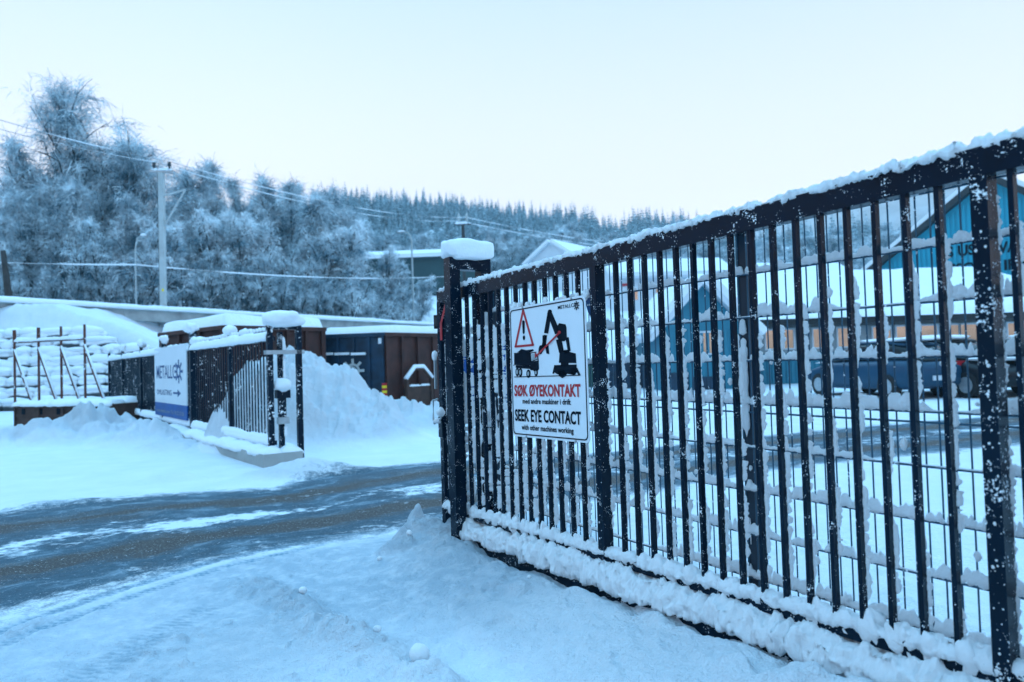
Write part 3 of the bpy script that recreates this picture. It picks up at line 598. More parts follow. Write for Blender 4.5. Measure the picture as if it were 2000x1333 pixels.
stext('lettering', 'SØK ØYEKONTAKT', 108, 879, 664, 888, .077, M['red'], .032)
stext('lettering', 'med andre maskiner i drift', 176, 941, 580, 952, .034, M['ink'], .022)
stext('lettering', 'SEEK EYE CONTACT', 113, 1084, 668, 1124, .078, M['ink'], .030)
stext('lettering', 'with other machines working', 168, 1160, 604, 1193, .034, M['ink'], .022, .010)
stext('lettering', 'METALLCO', 472, 146, 632, 128, .022, M['ink'], .012)
ga, gz = zs(628, 118); gear(GATE, (ga, gz), .013, .026, SD-.004, 8).build('gear_emblem', M['ink'], sg)
mb = MB()
for a, z, r in ((.735, 1.71, .028), (.80, 1.715, .02), (.90, 1.71, .02), (.97, 1.712, .014), (1.1, 1.712, .02), (1.22, 1.71, .013), (1.3, 1.708, .018), (1.42, 1.708, .015), (1.50, 1.71, .022), (.712, 1.68, .022)):
    blob(mb, GATE.P(a, .004, z), (GATE.u*r, GATE.nb*r*.7, np.array([0, 0, r*1.2])), int(a*100), 12, 9, .7)
mb.build('snow', M['snow_fine'], sg, True)
mb = MB()
for a, z in ((.87, S_B+.004), (1.39, S_B+.004), (.87, S_T-.006), (1.39, S_T-.006)):
    mb.tube([GATE.P(a, SD-.006, z), GATE.P(a, SD+.02, z)], .007, 8)
mb.build('fixing_screws', M['galv'], sg)

# ================================================================== MESH FENCE BEHIND THE GATE
mf = empty('mesh_fence', MESH.P(2.46, .02, 0), 'green wire mesh fence clogged with ragged snow, right behind the sliding gate', 'fence')
MS0, MS1 = .12, 5.9
for a in (.10, 2.44, 4.95):
    mb = MB(); MESH.bx(mb, a, a+.055, .008, .058, 0, 2.06, False); o = mb.build('post', M['wire_dark'], mf)
    mb = MB(); ridge(mb, MESH.P(a+.03, .0, .3), MESH.P(a+.03, .0, 1.6), -MESH.nb, MESH.u, .02, .02, int(a*10)+400, .01, .55, 14); blob(mb, MESH.P(a+.03, .03, 2.07), (.04, .04, .03), 9); mb.build('snow', M['snow_fine'], o, True)
mb = MB(); zs_w = [1.99-.2*k for k in range(10)]+[1.152]
for z in zs_w:
    mb.tube([MESH.P(MS0, 0, z), MESH.P(MS1, 0, z)], .0046, 6)
n = 0; a = MS0+.02
while a < MS1:
    mb.tube([MESH.P(a, .006, .12), MESH.P(a, .006, 2.015)], .0034, 5); a += .0525
mp = mb.build('wire_mesh', M['wire'], mf, True)
mb = MB()
for k, z in enumerate(zs_w[:-1]):
    amp = [.040, .042, .055, .050, .066, .046, .048, .052, .056, .06][k]; cov = [1.4, .95, .86, .93, .95, .84, .92, .95, .98, 1.][k]
    ridge(mb, MESH.P(MS0, .002, z+.003), MESH.P(MS1, .002, z+.003), (0, 0, 1), MESH.nb, amp, .0115, 420+k*3, .004, cov-.18, 24, 9, .08 if k else .5, .20, low=0)
for i in range(110):     # loose lumps hanging on the crossings
    a = MS0+.1+(MS1-MS0-.2)*rng.random(); z = zs_w[rng.integers(1, 10)]+rng.random()*.19; r = .005+.013*rng.random()**2
    blob(mb, MESH.P(a, .0, z), (MESH.u*r, MESH.nb*.010, np.array([0, 0, r*(1+.9*rng.random())])), i, 10, 8, .6)
mb.build('snow', M['snow_fine'], mp, True)
# little shield badge on the mesh
sh = empty('security_badge', MESH.P(1.34, -.02, 1.55), 'small dark blue shield badge hanging on the mesh fence right of the warning sign', 'badge')
ca, cz = MESH.hit(1152, 592, -.02)
def shp(k, dz=0): return [(ca-.038*k, cz+.085*k), (ca+.038*k, cz+.085*k), (ca+.040*k, cz-.01*k), (ca+.02*k, cz-.06*k), (ca, cz-.085*k), (ca-.02*k, cz-.06*k), (ca-.040*k, cz-.01*k)]
mb = MB(); flat(mb, MESH, shp(1.), -.02, .003); mb.build('rim', M['white'], sh); mb = MB(); flat(mb, MESH, shp(.9), -.022); mb.build('shield', M['inkblue'], sh)
text_mb('OSIN', MESH, ca-.03, ca+.03, cz+.03, cz+.062, -.0245, .01).build('lettering', M['white'], sh)
mb = MB()
for q in (-1, 0, 1): flat(mb, MESH, [(ca+.017*q+.006*math.cos(k*math.pi/3), cz-.012+.006*math.sin(k*math.pi/3)) for k in range(6)], -.0245)
mb.build('stars', M['white'], sh)

# ================================================================== LEFT GATE AND FENCE
Lp = lambda a, d, z: LEFT.P(a, d, z)
lg = empty('sliding_gate', Lp(-2.4, .1, 0), 'black bar gate leaf on the left with snow-laden rails and toothed top, slid open', 'gate')
for (z0, z1, nm, sd_) in ((1.83, 1.90, 'top_rail', 21), (.30, .36, 'bottom_rail', 24)):
    mb = MB(); LEFT.bx(mb, -4.85, -.02, .05, .10, z0, z1); o = mb.build(nm, M['paint_far'], lg)
    mb = MB(); ridge(mb, Lp(-4.85, .03, z1-.035), Lp(-.05, .03, z1-.035), (0, 0, 1), LEFT.nb, .125, .055, sd_, .03, 1.5, 2.2, 9, .78, .1); mb.build('snow', M['snow'], o, True)
mb = MB(); LEFT.bx(mb, -4.85, -.02, .05, .10, .06, .11); mb.build('track_rail', M['paint_far'], lg)
lb = None; a = -.20
while a > -4.8:
    if not -2.38 < a < -2.18:
        if lb is None:
            mb = MB(); LEFT.bx(mb, a, a+.020, .066, .084, .10, 2.0, False); o = mb.build('bar', M['paint_far'], lg, loc=Lp(a, 0, 0)); lb = o.data
        else: inst(lb, 'bar', lg, Lp(a, 0, 0))
    a -= .150
mb = MB(); LEFT.bx(mb, -2.31, -2.25, .04, .11, .06, 2.05, False); o = mb.build('post', M['paint_far'], lg)
mb = MB(); blob(mb, Lp(-2.28, .07, 2.10), (.12, .12, .09), 71, rough=.25); mb.build('snow', M['snow'], o, True)
mb = MB()
for k in range(int(4.6/.15)): blob(mb, Lp(-.19-.15*k, .075, 2.0+.02), (.03, .03, .035), k, 7, 5, .4)
for a, r in ((-4.6, .12), (-4.35, .09), (-2.5, .08), (-1.4, .09), (-1.15, .07)): blob(mb, Lp(a, .07, 2.02), (r, r*.7, r*.7), int(a*10)+90, rough=.7)
mb.build('snow', M['snow'], lg, True)
mb = MB(); LEFT.bx(mb, -.10, -.03, .15, .22, .12, 1.96, False); mb2 = MB()
e_ = mb.build('end_post', M['paint_snowy'], lg); ridge(mb2, Lp(-.05, .22, .4), Lp(-.05, .22, 1.9), LEFT.nb, LEFT.u, .05, .03, 75, .015, .8, 9); mb2.build('snow', M['snow'], e_, True)
mb = MB(); LEFT.bx(mb, -.10, .02, .10, .30, .98, 1.10, False); lkc = mb.build('lock_case', M['paint_far'], lg)
mb = MB(); LEFT.bx(mb, -.06, -.0, .13, .24, .66, .98, False); mb.build('lock_case', M['paint_far'], lg)
mb = MB(); LEFT.bx(mb, -.08, .01, .12, .28, .60, .70, False); mb.build('lock_bracket', M['galv'], lg)
mb = MB(); blob(mb, Lp(-.03, .2, 1.17), (.14, .14, .10), 33, rough=.35); mb.build('snow', M['snow'], lkc, True)
# portal of the left gate
lp = empty('gate_guide_portal', Lp(.0, .2, 0), 'far black gate portal at the left gate end, topped by a rounded heap of snow', 'gate portal')
for a, d in ((-.07, -.02), (-.03, .40)):
    mb = MB(); LEFT.bx(mb, a, a+.07, d, d+.08, -.05, 2.10, False); mb.build('post', M['paint_far'], lp)
mb = MB(); LEFT.bx(mb, -.065, .015, -.02, .48, 2.0, 2.101, False); tb = mb.build('top_beam', M['paint_far'], lp)
mb = MB(); blob(mb, Lp(-.03, .23, 2.15), (LEFT.u*.13, LEFT.nb*.30, np.array([0, 0, .12])), 36, 28, 16, .25, box=.3); mb.build('snow_cap', M['snow'], tb, True)
mb = MB(); LEFT.bx(mb, -.09, .04, -.05, .52, 1.63, 1.69, False); mb.build('cross_bracket', M['galv'], lp)
# concrete footing with its snow
ft = empty('gate_footing', Lp(-3, .1, 0), 'pale concrete footing strip under the left gate, snow on its top edge', 'footing')
mb = MB(); LEFT.bx(mb, -6.6, .15, -.16, .42, -.1, .19); fo = mb.build('concrete_strip', M['concrete'], ft)
mb = MB(); ridge(mb, Lp(-6.6, .0, .17), Lp(.12, .0, .17), (0, 0, 1), LEFT.nb, .13, .19, 41, .04, 1.5, 2.5, 9, .6, .12); ridge(mb, Lp(-6.6, .28, .17), Lp(.12, .28, .17), (0, 0, 1), LEFT.nb, .12, .16, 43, .04, 1.5, 2.5, 9, .6, .12); mb.build('snow', M['snow'], fo, True)
# fence beyond the leaf
lf = empty('bar_fence', Lp(-10.4, .1, 0), 'black bar fence continuing behind the company sign on the left, dark and snow dusted', 'fence')
for i, a in enumerate((-4.98, -7.7, -10.45, -13.45, -16.15)):
    w_ = .13 if i == 0 else .07; mb = MB(); LEFT.bx(mb, a, a+w_, .0, .0+w_, 0, 2.12 if i else 2.24, False); o = mb.build('post', M['paint_far'], lf)
    mb = MB(); blob(mb, Lp(a+w_/2, .06, 2.18 if i else 2.30), (.15 if i == 0 else .1, .13 if i == 0 else .1, .10), 51+i, rough=.75); mb.build('snow', M['snow'], o, True)
for i, (a0, a1) in enumerate(((-7.62, -5.0), (-10.37, -7.72), (-13.37, -10.47), (-16.1, -13.47))):
    mb = MB(); n = int((a1-a0)/.125)
    for k in range(n): a = a0+.06+k*.125; LEFT.bx(mb, a, a+.03, .06, .09, .12, 2.02, False)
    LEFT.bx(mb, a0, a1, .045, .10, 1.83, 1.90); LEFT.bx(mb, a0, a1, .045, .10, .30, .36)
    o = mb.build('bar_panel', M['paint_far'], lf)
    mb = MB()
    for z in (1.87, .33): ridge(mb, Lp(a0, .03, z), Lp(a1, .03, z), (0, 0, 1), LEFT.nb, .13, .06, 61+i, .04, 1.5, 2, 8, .75, .1)
    mb.build('snow', M['snow'], o, True)
# company sign on the left
cs = empty('company_sign', Lp(-6.7, -.05, .4), 'tall white company board reading METALLCO OMLASTING with an arrow, on the left fence', 'sign')
a0, a1, z0, z1 = -8.30, -5.08, .42, 1.98; zb = z0+.30
mb = MB(); LEFT.bx(mb, a0, a1, -.03, -.005, zb, z1, False); mb.build('panel', M['signwhite'], cs)
mb = MB(); LEFT.bx(mb, a0, a1, -.03, -.005, z0, zb-.001, False); mb.build('blue_band', M['blue'], cs)
def ltext(t_, x0, x1, za, zc, mat, bold): text_mb(t_, LEFT, x0, x1, za, zc, -.034, bold).build('lettering', mat, cs)
ltext('METALLCO', a0+.25, a1-.52, 1.27, 1.57, M['inkblue'], .006); ltext('OMLASTING', a0+.25, a0+1.85, .90, 1.02, M['inkblue'], 0)
ltext('www.metallco.com  Tel. 74 22 33 50', a0+.2, a1-.25, .50, .58, M['greyp'], .005)
gear(LEFT, (a1-.66, 1.42), .115, .25, -.036, 8, 1.5).build('gear_emblem', M['inkblue'], cs)
mb = MB(); flat(mb, LEFT, [(a0+2.0, .94), (a0+2.45, .94), (a0+2.45, .98), (a0+2.0, .98)], -.034); flat(mb, LEFT, [(a0+2.42, .88), (a0+2.72, .96), (a0+2.42, 1.04)], -.034); mb.build('arrow', M['inkblue'], cs)

# ================================================================== RUSTY FRAME ON ITS BASE
def fpt(x, y, Y=20.): return D(x, y, Y)
rf_ = empty('formwork_frame', fpt(125, 835), 'rusty steel frame of braced uprights on a snow-topped rusty base, left of the fence', 'steel frame')
RA, RB = D(22, 0, 20.4)[:2], D(214, 0, 18.9)[:2]; RF = Frame(np.array([*RB, 0.]), (RB-RA)); LN = float(np.linalg.norm(RB-RA))
def rs(x): return RF.hit(x, 700)[0]
zb0, zb1 = RF.hit(25, 838)[1], RF.hit(25, 793)[1]
zb0, zb1 = -.1, .62
mb = MB(); RF.bx(mb, -LN, 0, 0, 1.1, zb0, zb1, False)
for k in range(5):
    a = -LN+LN*k/4; RF.bx(mb, a-(.05 if k else 0), a+.05 if k < 4 else a, -.05, 0, zb0, zb1+.0, False)
RF.bx(mb, -LN, 0, -.07, -.0501, zb1-.08, zb1+.01, False); RF.bx(mb, -LN, 0, -.03, -.001, .28, .33, False)
o = mb.build('base', M['rustdark'], rf_)
mb = MB()
for k in range(4): a = -LN*.93+k*.72; RF.bx(mb, a, a+.14, -.012, -.001, .34, .50, False)
mb.build('slots', M['ink'], o)
mb = MB(); ridge(mb, RF.P(-LN, .12, zb1-.02), RF.P(0, .12, zb1-.02), (0, 0, 1), RF.nb, .17, .24, 81, .04, 1.5, 2, 9, .6, .15); ridge(mb, RF.P(-LN, .7, zb1-.02), RF.P(0, .7, zb1-.02), (0, 0, 1), RF.nb, .22, .4, 82, .05, 1.5, 1.5, 9, .7, .15); mb.build('snow', M['snow'], o, True)
tops = [(28, 646), (75, 641), (119, 638), (165, 634)]
for i, (x, y) in enumerate(tops):
    a, zt = RF.hit(x, y, .4); mb = MB(); mb.tube([RF.P(a, .4, zb1-.05), RF.P(a, .4, zt)], .032, 6); mb.tube([RF.P(a, .4, zt-.35), RF.P(a, .4, zt+.01)], .046, 8) if i < 2 else None
    o = mb.build('upright', M['rust'], rf_)
    a2 = a+.78; mb = MB(); mb.tube([RF.P(a, .38, zt-.62), RF.P(a2, .35, zb1+.05)], .030, 6); o = mb.build('brace', M['rust'], rf_)
    mb = MB(); mb.tube([RF.P(a+.03, .38, zt-.56), RF.P(a2+.02, .35, zb1+.14)], .028, 6); mb.build('snow', M['snow'], o, True)
a, z = RF.hit(28, 669, .4); a2, z2 = RF.hit(165, 662, .4)
mb = MB(); mb.tube([RF.P(a, .4, z), RF.P(a2, .4, z2)], .04, 6); o = mb.build('crossbar', M['rust'], rf_)
mb = MB(); ridge(mb, RF.P(a, .4, z+.02), RF.P(a2, .4, z2+.02), (0, 0, 1), RF.nb, .10, .05, 85, .04, 1.4, 3, 8, .6, .15); mb.build('snow', M['snow'], o, True)

# ================================================================== STONE TERRACE WALL
sw = empty('stone_wall', (-24, 30.5, 0), 'stepped wall of rough stone blocks buried in snow on the left below the viaduct', 'retaining wall')
mb = MB(); ms = MB(); WY = 29.2
for r_ in range(8):
    z = .42*r_; x = -42.; right = -15.0-max(0, r_-4)*1.25+.3*rng.random()
    while x < right:
        w_ = .55+rng.random()*.9; yy = WY+.26*r_+.12*rng.random(); h_ = .40+.05*rng.random()
        blob(mb, (x+w_/2, yy+.45, z+h_/2-.02), (w_*.53, .50, h_*.56), int(rng.integers(999)), 12, 8, .14, box=.45)
        if rng.random() < .93: blob(ms, (x+w_/2, yy+.28, z+h_*.93), (w_*.60, .44, .12+.13*rng.random()), int(rng.integers(999)), 12, 7, .3)
        if rng.random() < .38: blob(ms, (x+w_*rng.random(), yy+.02, z+h_*.5), (w_*(.25+.3*rng.random()), .14, h_*.42), int(rng.integers(999)), 10, 7, .5)
        x += w_*1.0
o = mb.build('stone_blocks', M['stone'], sw, True); ms.build('snow', M['snow_far'], o, True)

# ================================================================== VIADUCT
vd = empty('viaduct', DK0, 'long grey concrete railway viaduct edge with a white strip of snow, crossing behind the yard', 'viaduct')
e0 = DK0-ddir*30; e1 = DK0+ddir*95
def strip(mb, z0, z1, d0, d1, a=e0, b=e1):
    m_ = (a+b)/2; mb.box(m_+dn*(d0+d1)/2+np.array([0, 0, (z0+z1)/2]), (b-a)/2, dn*(d1-d0)/2, np.array([0, 0, (z1-z0)/2]))
mb = MB(); strip(mb, -.78, -.12, 0, 6.5); strip(mb, -.24, -.10, -.10, -.001)
k = 0.
while k < 120: strip(mb, -.80, -.24, -.03, -.0005, e0+ddir*k, e0+ddir*(k+.25)); k += 6.
dk = mb.build('deck', M['concrete'], vd)
mb = MB(); ridge(mb, e0+np.array([0, 0, -.13]), e1+np.array([0, 0, -.13]), (0, 0, 1), dn, .26, .35, 91, .25, 1.5, .5, 9, .8, .1); strip(mb, -.12, -.02, .3, 6.4); mb.build('snow', M['snow_far'], dk, True)
mb = MB(); m_ = (e0+e1)/2; mb.box((m_[0]+dn[0]*3.2, m_[1]+dn[1]*3.2, (DK0[2]-.8)/2-.3), (e1-e0)/2*np.array([1, 1, 0]), dn*.2, (0, 0, (DK0[2]-.8)/2+.29)); mb.build('underdeck_shade', M['ink'], vd)  # black sheet added to stand for the shade under the deck
k = 3.
while k < 122:
    c = e0+ddir*k+dn*2.2; mb = MB(); mb.box((c[0], c[1], (c[2]-.78)/2-.5), ddir*.4, dn*.5, (0, 0, (c[2]-.78)/2+.5)); mb.build('pier', M['concrete'], vd); k += 14.

# ================================================================== SKIPS / CONTAINERS
def skip(name, label, corner, left, right, H, mats, ribsL=4, ribsR=5, group=None, snow=.32, rim=.10):
    """open steel container: corner = nearest corner, left/right = far ends of its two visible faces (x, y)"""
    c, l, r = (np.array([*q, 0.]) for q in (corner, left, right)); o = empty(name, c, label, 'container', group)
    back = l+r-c
    def face(a, b, nm, mat, ribs):
        u = (b-a)/np.linalg.norm(b-a); n = np.array([u[1], -u[0], 0.]); n = n if n@(a+b) < 0 else -n; L = np.linalg.norm(b-a); mb = MB(); Z = np.array([0, 0, 1.])
        mb.box((a+b)/2-n*.04+Z*H/2, u*L/2, n*.04, Z*H/2)
        for k in range(ribs+1):
            q = a+u*(L*k/ribs+(.05 if k == 0 else (-.05 if k == ribs else 0))); mb.box(q+n*.0405+Z*(H-rim)/2, u*.05, n*.04, Z*((H-rim)/2-.002))
        mb.box((a+b)/2+n*.05+Z*(H-rim/2), u*(L/2+.05), n*.05, Z*(rim/2+.001)); mb.box((a+b)/2+n*.035+Z*.08, u*L/2, n*.0348, Z*.07)
        return mb.build(nm, mat, o), u, n, L
    f1 = face(c, l, 'end_panel', mats[0], ribsL); f2 = face(c, r, 'side_panel', mats[1], ribsR)
    face(back, l, 'side_panel', mats[1], 3); face(back, r, 'end_panel', mats[0], 3)
    mb = MB(); u1, u2 = (l-c), (r-c); mb.box((l+r)/2+np.array([0, 0, H-.12]), u1/2*.98, u2/2*.98, (0, 0, .02)); top = mb.build('cover', mats[1], o)
    mb = MB(); L1, L2 = np.linalg.norm(u1), np.linalg.norm(u2); n1, n2 = 26, 40; V = []
    for i in range(n1):
        for j in range(n2):
            a, b = i/(n1-1), j/(n2-1); p = c+u1*(a*1.03-.015)+u2*(b*1.03-.015); e = min(a, 1-a, .12)*L1, min(b, 1-b, .12)*L2; q = min(1, e[0]/.16, e[1]/.16)
            V.append((p[0], p[1], H+.003-.03*(q < .05)+(snow*(.78+.35*vn(p[0]*1.3, p[1]*1.3, 7)))*math.sqrt(max(0, q*(2-q)))))
    mb.add(V, [(i*n2+j, i*n2+j+1, (i+1)*n2+j+1, (i+1)*n2+j) for i in range(n1-1) for j in range(n2-1)]); mb.build('snow', M['snow_far'], top, True)
    return o, f1, f2
d2 = lambda x, Y: D(x, 700, Y)[:2]
c1, _, _ = skip('skip_container', 'rusty brown skip with a thick slab of snow, behind the left gate', d2(440, 17.3), d2(317, 19.9), d2(632, 19.6), 2.50, (M['brown'], M['brown']), 3, 5, 'steel skips', .30)
c2, fL, fR = skip('skip_container', 'dark blue and brown skip with gear logo and arched hatch, right of the snow pile', d2(751, 20.1), d2(631, 20.4), d2(900, 22.8), 2.34, (M['navy'], M['brown']), 4, 5, 'steel skips', .24)
c3, _, _ = skip('skip_container', 'bright blue skip seen through the bars beside the gate portal', d2(1012, 24.5), d2(893, 24.2), d2(1030, 29), 2.2, (M['blue'], M['blue']), 4, 4, 'steel skips', .22)
c4, _, _ = skip('skip_container', 'dark navy skip low behind the right mesh fence, left of the blue house', d2(1292, 33), d2(1185, 34), d2(1310, 39), 1.30, (M['navy'], M['navy']), 5, 4, 'steel skips', .2)
c5, _, _ = skip('skip_container', 'small green skip behind the shield badge', d2(1178, 36), d2(1128, 36.5), d2(1180, 40), 1.45, (M['dgreen'], M['dgreen']), 3, 4, 'steel skips', .2)
# logo, window-like bays, label and striped plate on the navy face; arched hatch on the brown face
u_, n_, L_ = fL[1:]; FL = Frame(np.array([*d2(751, 20.1), 0.]), -u_[:2]); FL.nb = -n_; FL.u = -u_
def fl(x, y): return FL.hit(x, y, -.085)
a0, z0 = fl(634, 738); a1, z1 = fl(697, 738)
text_mb('LLCO', FL, a0+.05, a1, z0+.02, z0+.30, -.095, .0).build('lettering', M['pole'], c2)
gear(FL, (a1-.11, z0+.17), .20, .34, -.098, 8).build('gear_emblem', M['pole'], c2)
mb = MB()
for x0, x1 in ((632, 650), (654, 682), (686, 714)):
    a0, z0 = fl(x0, 693); a1, z1 = fl(x1, 693); FL.bx(mb, a0, a1, -.13, -.06, z0-.02, z0+.05, False)
o = mb.build('ledge_snow', M['snow_far'], c2)
mb = MB(); a0, z0 = fl(739, 672); FL.bx(mb, a0, a0+.09, -.10, -.082, z0, z0+.16, False); mb.build('paper_label', M['white'], c2)
mb = MB(); my = MB(); a0, z0 = fl(746, 789)
for k in range(8): (mb if k % 2 else my).box(FL.P(a0+.09, -.10, z0+.05+.07*k), FL.u*.07, FL.nb*.006, np.array([0, 0, .035]))
o = my.build('hazard_plate', M['yellow'], c2); mb.build('stripes', M['red'], o)
u_, n_, L_ = fR[1:]; FR = Frame(np.array([*d2(751, 20.1), 0.]), u_[:2]); FR.nb = -n_; FR.u = u_
fr = lambda x, y: FR.hit(x, y, -.25)
aL = fr(793, 745)[0]; aR = fr(840, 745)[0]; aM = (aL+aR)/2
mb = MB()
for a in (aL, aR): FR.bx(mb, a-.05, a+.05, -.34, -.24, 0, .98, False)
pa, pb, pc, pd = (FR.P(a, -.29, z) for a, z in ((aL-.05, .95), (aM-.18, 1.28), (aM+.18, 1.28), (aR+.05, .95)))
mb.tube([pa, pb, pc, pd], .05, 6); FR.bx(mb, aL, aR, -.28, -.24, 0, .80, False); h_ = mb.build('hatch_frame', M['rustdark'], c2)
mb = MB(); mb.tube([pa+np.array([0, 0, .07]), pb+np.array([0, 0, .08]), pc+np.array([0, 0, .08]), pd+np.array([0, 0, .07])], .065, 8); ridge(mb, FR.P(aL, -.26, .80), FR.P(aR, -.26, .80), (0, 0, 1), FR.nb, .05, .04, 8); mb.build('snow', M['snow'], h_, True)
F3 = Frame(np.array([*d2(893, 24.2), 0.]), d2(1012, 24.5)-d2(893, 24.2)); mb = MB()
for x, y in ((913, 763), (913, 782)):
    a, z = F3.hit(x, y, -.13); F3.bx(mb, a-.07, a+.07, -.14, -.125, z-.09, z+.09, False)
mb.build('reflector', M['yellow'], c3)

# ================================================================== SMALL SNOW CHUNKS IN FRONT
for (x, y, r, lb) in ((820, 1312, .050, 'round snow ball lying at the bottom edge of the picture, left of the snow bank'), (592, 1180, .026, 'small snow lump on top of the windrow in the foreground'), (738, 1262, .022, 'small snow lump right of the windrow, above the big snow ball'),
                      (800, 1085, .022, 'tiny snow lump at the foot of the broken bank end'), (742, 1104, .018, 'tiny snow lump between the road edge and the bank end'), (1035, 1172, .012, 'tiny snow crumb on the smooth snow before the gate')):
    p = G(x, y); z = TZ(p[0], p[1]); mb = MB(); blob(mb, (p[0], p[1], z+r*.55), (r, r*.95, r*.85), x, 26, 18, .22)
    o = mb.build('snow_lump', M['snow_fine'], None, True); tag(o, lb, 'snow lump')

# ================================================================== POLES AND WIRES
p0 = D(316, 598, 41.5)
up = empty('utility_pole', p0, 'tall pale concrete pole with snowy crossarm and insulators before the birches', 'pole')
topz = CH+(horizon(316)-333)/1400*41.5
mb = MB(); mb.box((p0[0], p0[1]+.2, (p0[2]+topz)/2-.6), (.145, 0, 0), (0, .14, 0), (0, 0, (topz-p0[2])/2+.6)); mb.build('pole_shaft', M['pole'], up)
mb = MB(); mb.box((p0[0]-.158, p0[1]+.18, (p0[2]+topz)/2), (.012, 0, 0), (0, .12, 0), (0, 0, (topz-p0[2])/2)); mb.build('cable_channel', M['roofd'], up)
mb = MB(); mb.box((p0[0], p0[1]+.2, topz+.08), (.62, .1, 0), (0, .09, 0), (0, 0, .08)); ca_ = mb.build('crossarm', M['galv'], up)
mb = MB(); ridge(mb, (p0[0]-.62, p0[1]+.15, topz+.14), (p0[0]+.62, p0[1]+.25, topz+.14), (0, 0, 1), (0, 1, 0), .16, .14, 3, .04, 1.5, 3); mb.build('snow', M['snow'], ca_, True)
ins = []
for q, x in enumerate((-.42, .48)):
    c = np.array([p0[0]+x, p0[1]+.2, topz+.2]); mb = MB(); mb.tube([c, c+[0, 0, .2]], .05, 8); mb.tube([c+[0, 0, .2], c+[0, 0, .26], c+[0, 0, .3], c+[0, 0, .36], c+[0, 0, .42]], [.10, .12, .06, .12, .05], 8); mb.build('insulator', M['roofd'], up, True); ins.append(c+[0, 0, .45])
mb = MB(); a = D(318, 384, 41.7); b = D(362, 371, 41.7); mb.tube([a, b], .06, 6); mb.build('stay_arm', M['pole'], up); mb = MB(); c = D(318, 447, 41.7); mb.tube([c, b], .055, 6); mb.build('stay_arm', M['pole'], up)
mb = MB(); c = D(318, 567, 41.2); mb.box(c, (.05, 0, 0), (0, .02, 0), (0, 0, .08)); mb.build('number_plate', M['yellow'], up)
q0 = D(905, 472, 92); up2 = empty('utility_pole', (q0[0], q0[1], TZ(q0[0], q0[1])), 'distant dark wooden pole with white insulators above the portal snow cap', 'pole')
tz = CH+(horizon(905)-437)/1400*92; mb = MB(); mb.tube([(q0[0], q0[1], TZ(q0[0], q0[1])-1), (q0[0], q0[1], tz)], [.24, .20], 8); mb.build('pole_shaft', M['bark'], up2)
mb = MB(); mb.box((q0[0], q0[1], tz), (1.1, 0, 0), (0, .12, 0), (0, 0, .09)); o = mb.build('crossarm', M['roofd'], up2); mb = MB(); ridge(mb, (q0[0]-1.1, q0[1], tz+.08), (q0[0]+1.1, q0[1], tz+.08), (0, 0, 1), (0, 1, 0), .3, .2, 3, .1, 1.5, 2); mb.build('snow', M['snow_far'], o, True)
for x in (-.5, .5): mb = MB(); mb.tube([(q0[0]+x, q0[1], tz), (q0[0]+x, q0[1], tz+.9), (q0[0]+x, q0[1], tz+1.5)], [.08, .22, .06], 8); mb.build('insulator', M['pole'], up2, True)
def wire(name, a, b, sag, r, label, group=None, snow=0.):
    t = np.linspace(0, 1, 40)[:, None]; P = a+(b-a)*t; P[:, 2] -= (4*sag*t*(1-t))[:, 0]
    mb = MB(); mb.tube(P, r, 5); o = mb.build(name, M['roofd'] if snow else M['greyp'], None, True); tag(o, label, 'wire', group)
    if snow:
        t = np.linspace(0, 1, 260)[:, None]; Q = a+(b-a)*t; Q[:, 2] -= (4*sag*t*(1-t))[:, 0]; Q[:, 2] += r; L = np.linalg.norm(b-a)
        rr = snow*(.35+1.0*np.clip(vn(t[:, 0]*L*.45, t[:, 0]*0, int(a[2]*7) % 50)*1.5-.3, 0, 1)); mb = MB(); mb.tube(Q, rr, 6); s_ = mb.build('snow', M['snow_far'], o, True)
    return o
A0, A1 = D(-140, 190, 34), D(-140, 212, 34); B0, B1 = D(910, 425, 92), D(896, 432, 92)
wire('overhead_wire', A0, ins[1], .25, .014, 'upper overhead wire from the left edge to the concrete pole', 'overhead power wires', .022)
wire('overhead_wire', A1, ins[0], .25, .014, 'lower overhead wire from the left edge to the concrete pole, thick with snow', 'overhead power wires', .036)
wire('overhead_wire', ins[1], B0, 1.0, .014, 'upper overhead wire from the concrete pole across to the hill', 'overhead power wires', .026)
wire('overhead_wire', ins[0], B1, 1.1, .014, 'lower overhead wire from the concrete pole across to the hill', 'overhead power wires', .026)
wire('overhead_wire', B0, D(1330, 482, 150), 1.0, .02, 'upper overhead wire from the distant pole to the right', 'overhead power wires', .045)
wire('overhead_wire', B1, D(1330, 490, 150), 1.0, .02, 'lower overhead wire from the distant pole to the right', 'overhead power wires', .045)
wire('contact_wire', D(-120, 510, 38), D(266, 518, 41), .06, .02, 'snow covered low wire from the left edge to the thin lamp post', 'low wires over the viaduct', .042)
wire('contact_wire', D(266, 518, 41), D(900, 539, 70), .5, .02, 'snow covered low wire from the thin lamp post past the green building', 'low wires over the viaduct', .045)
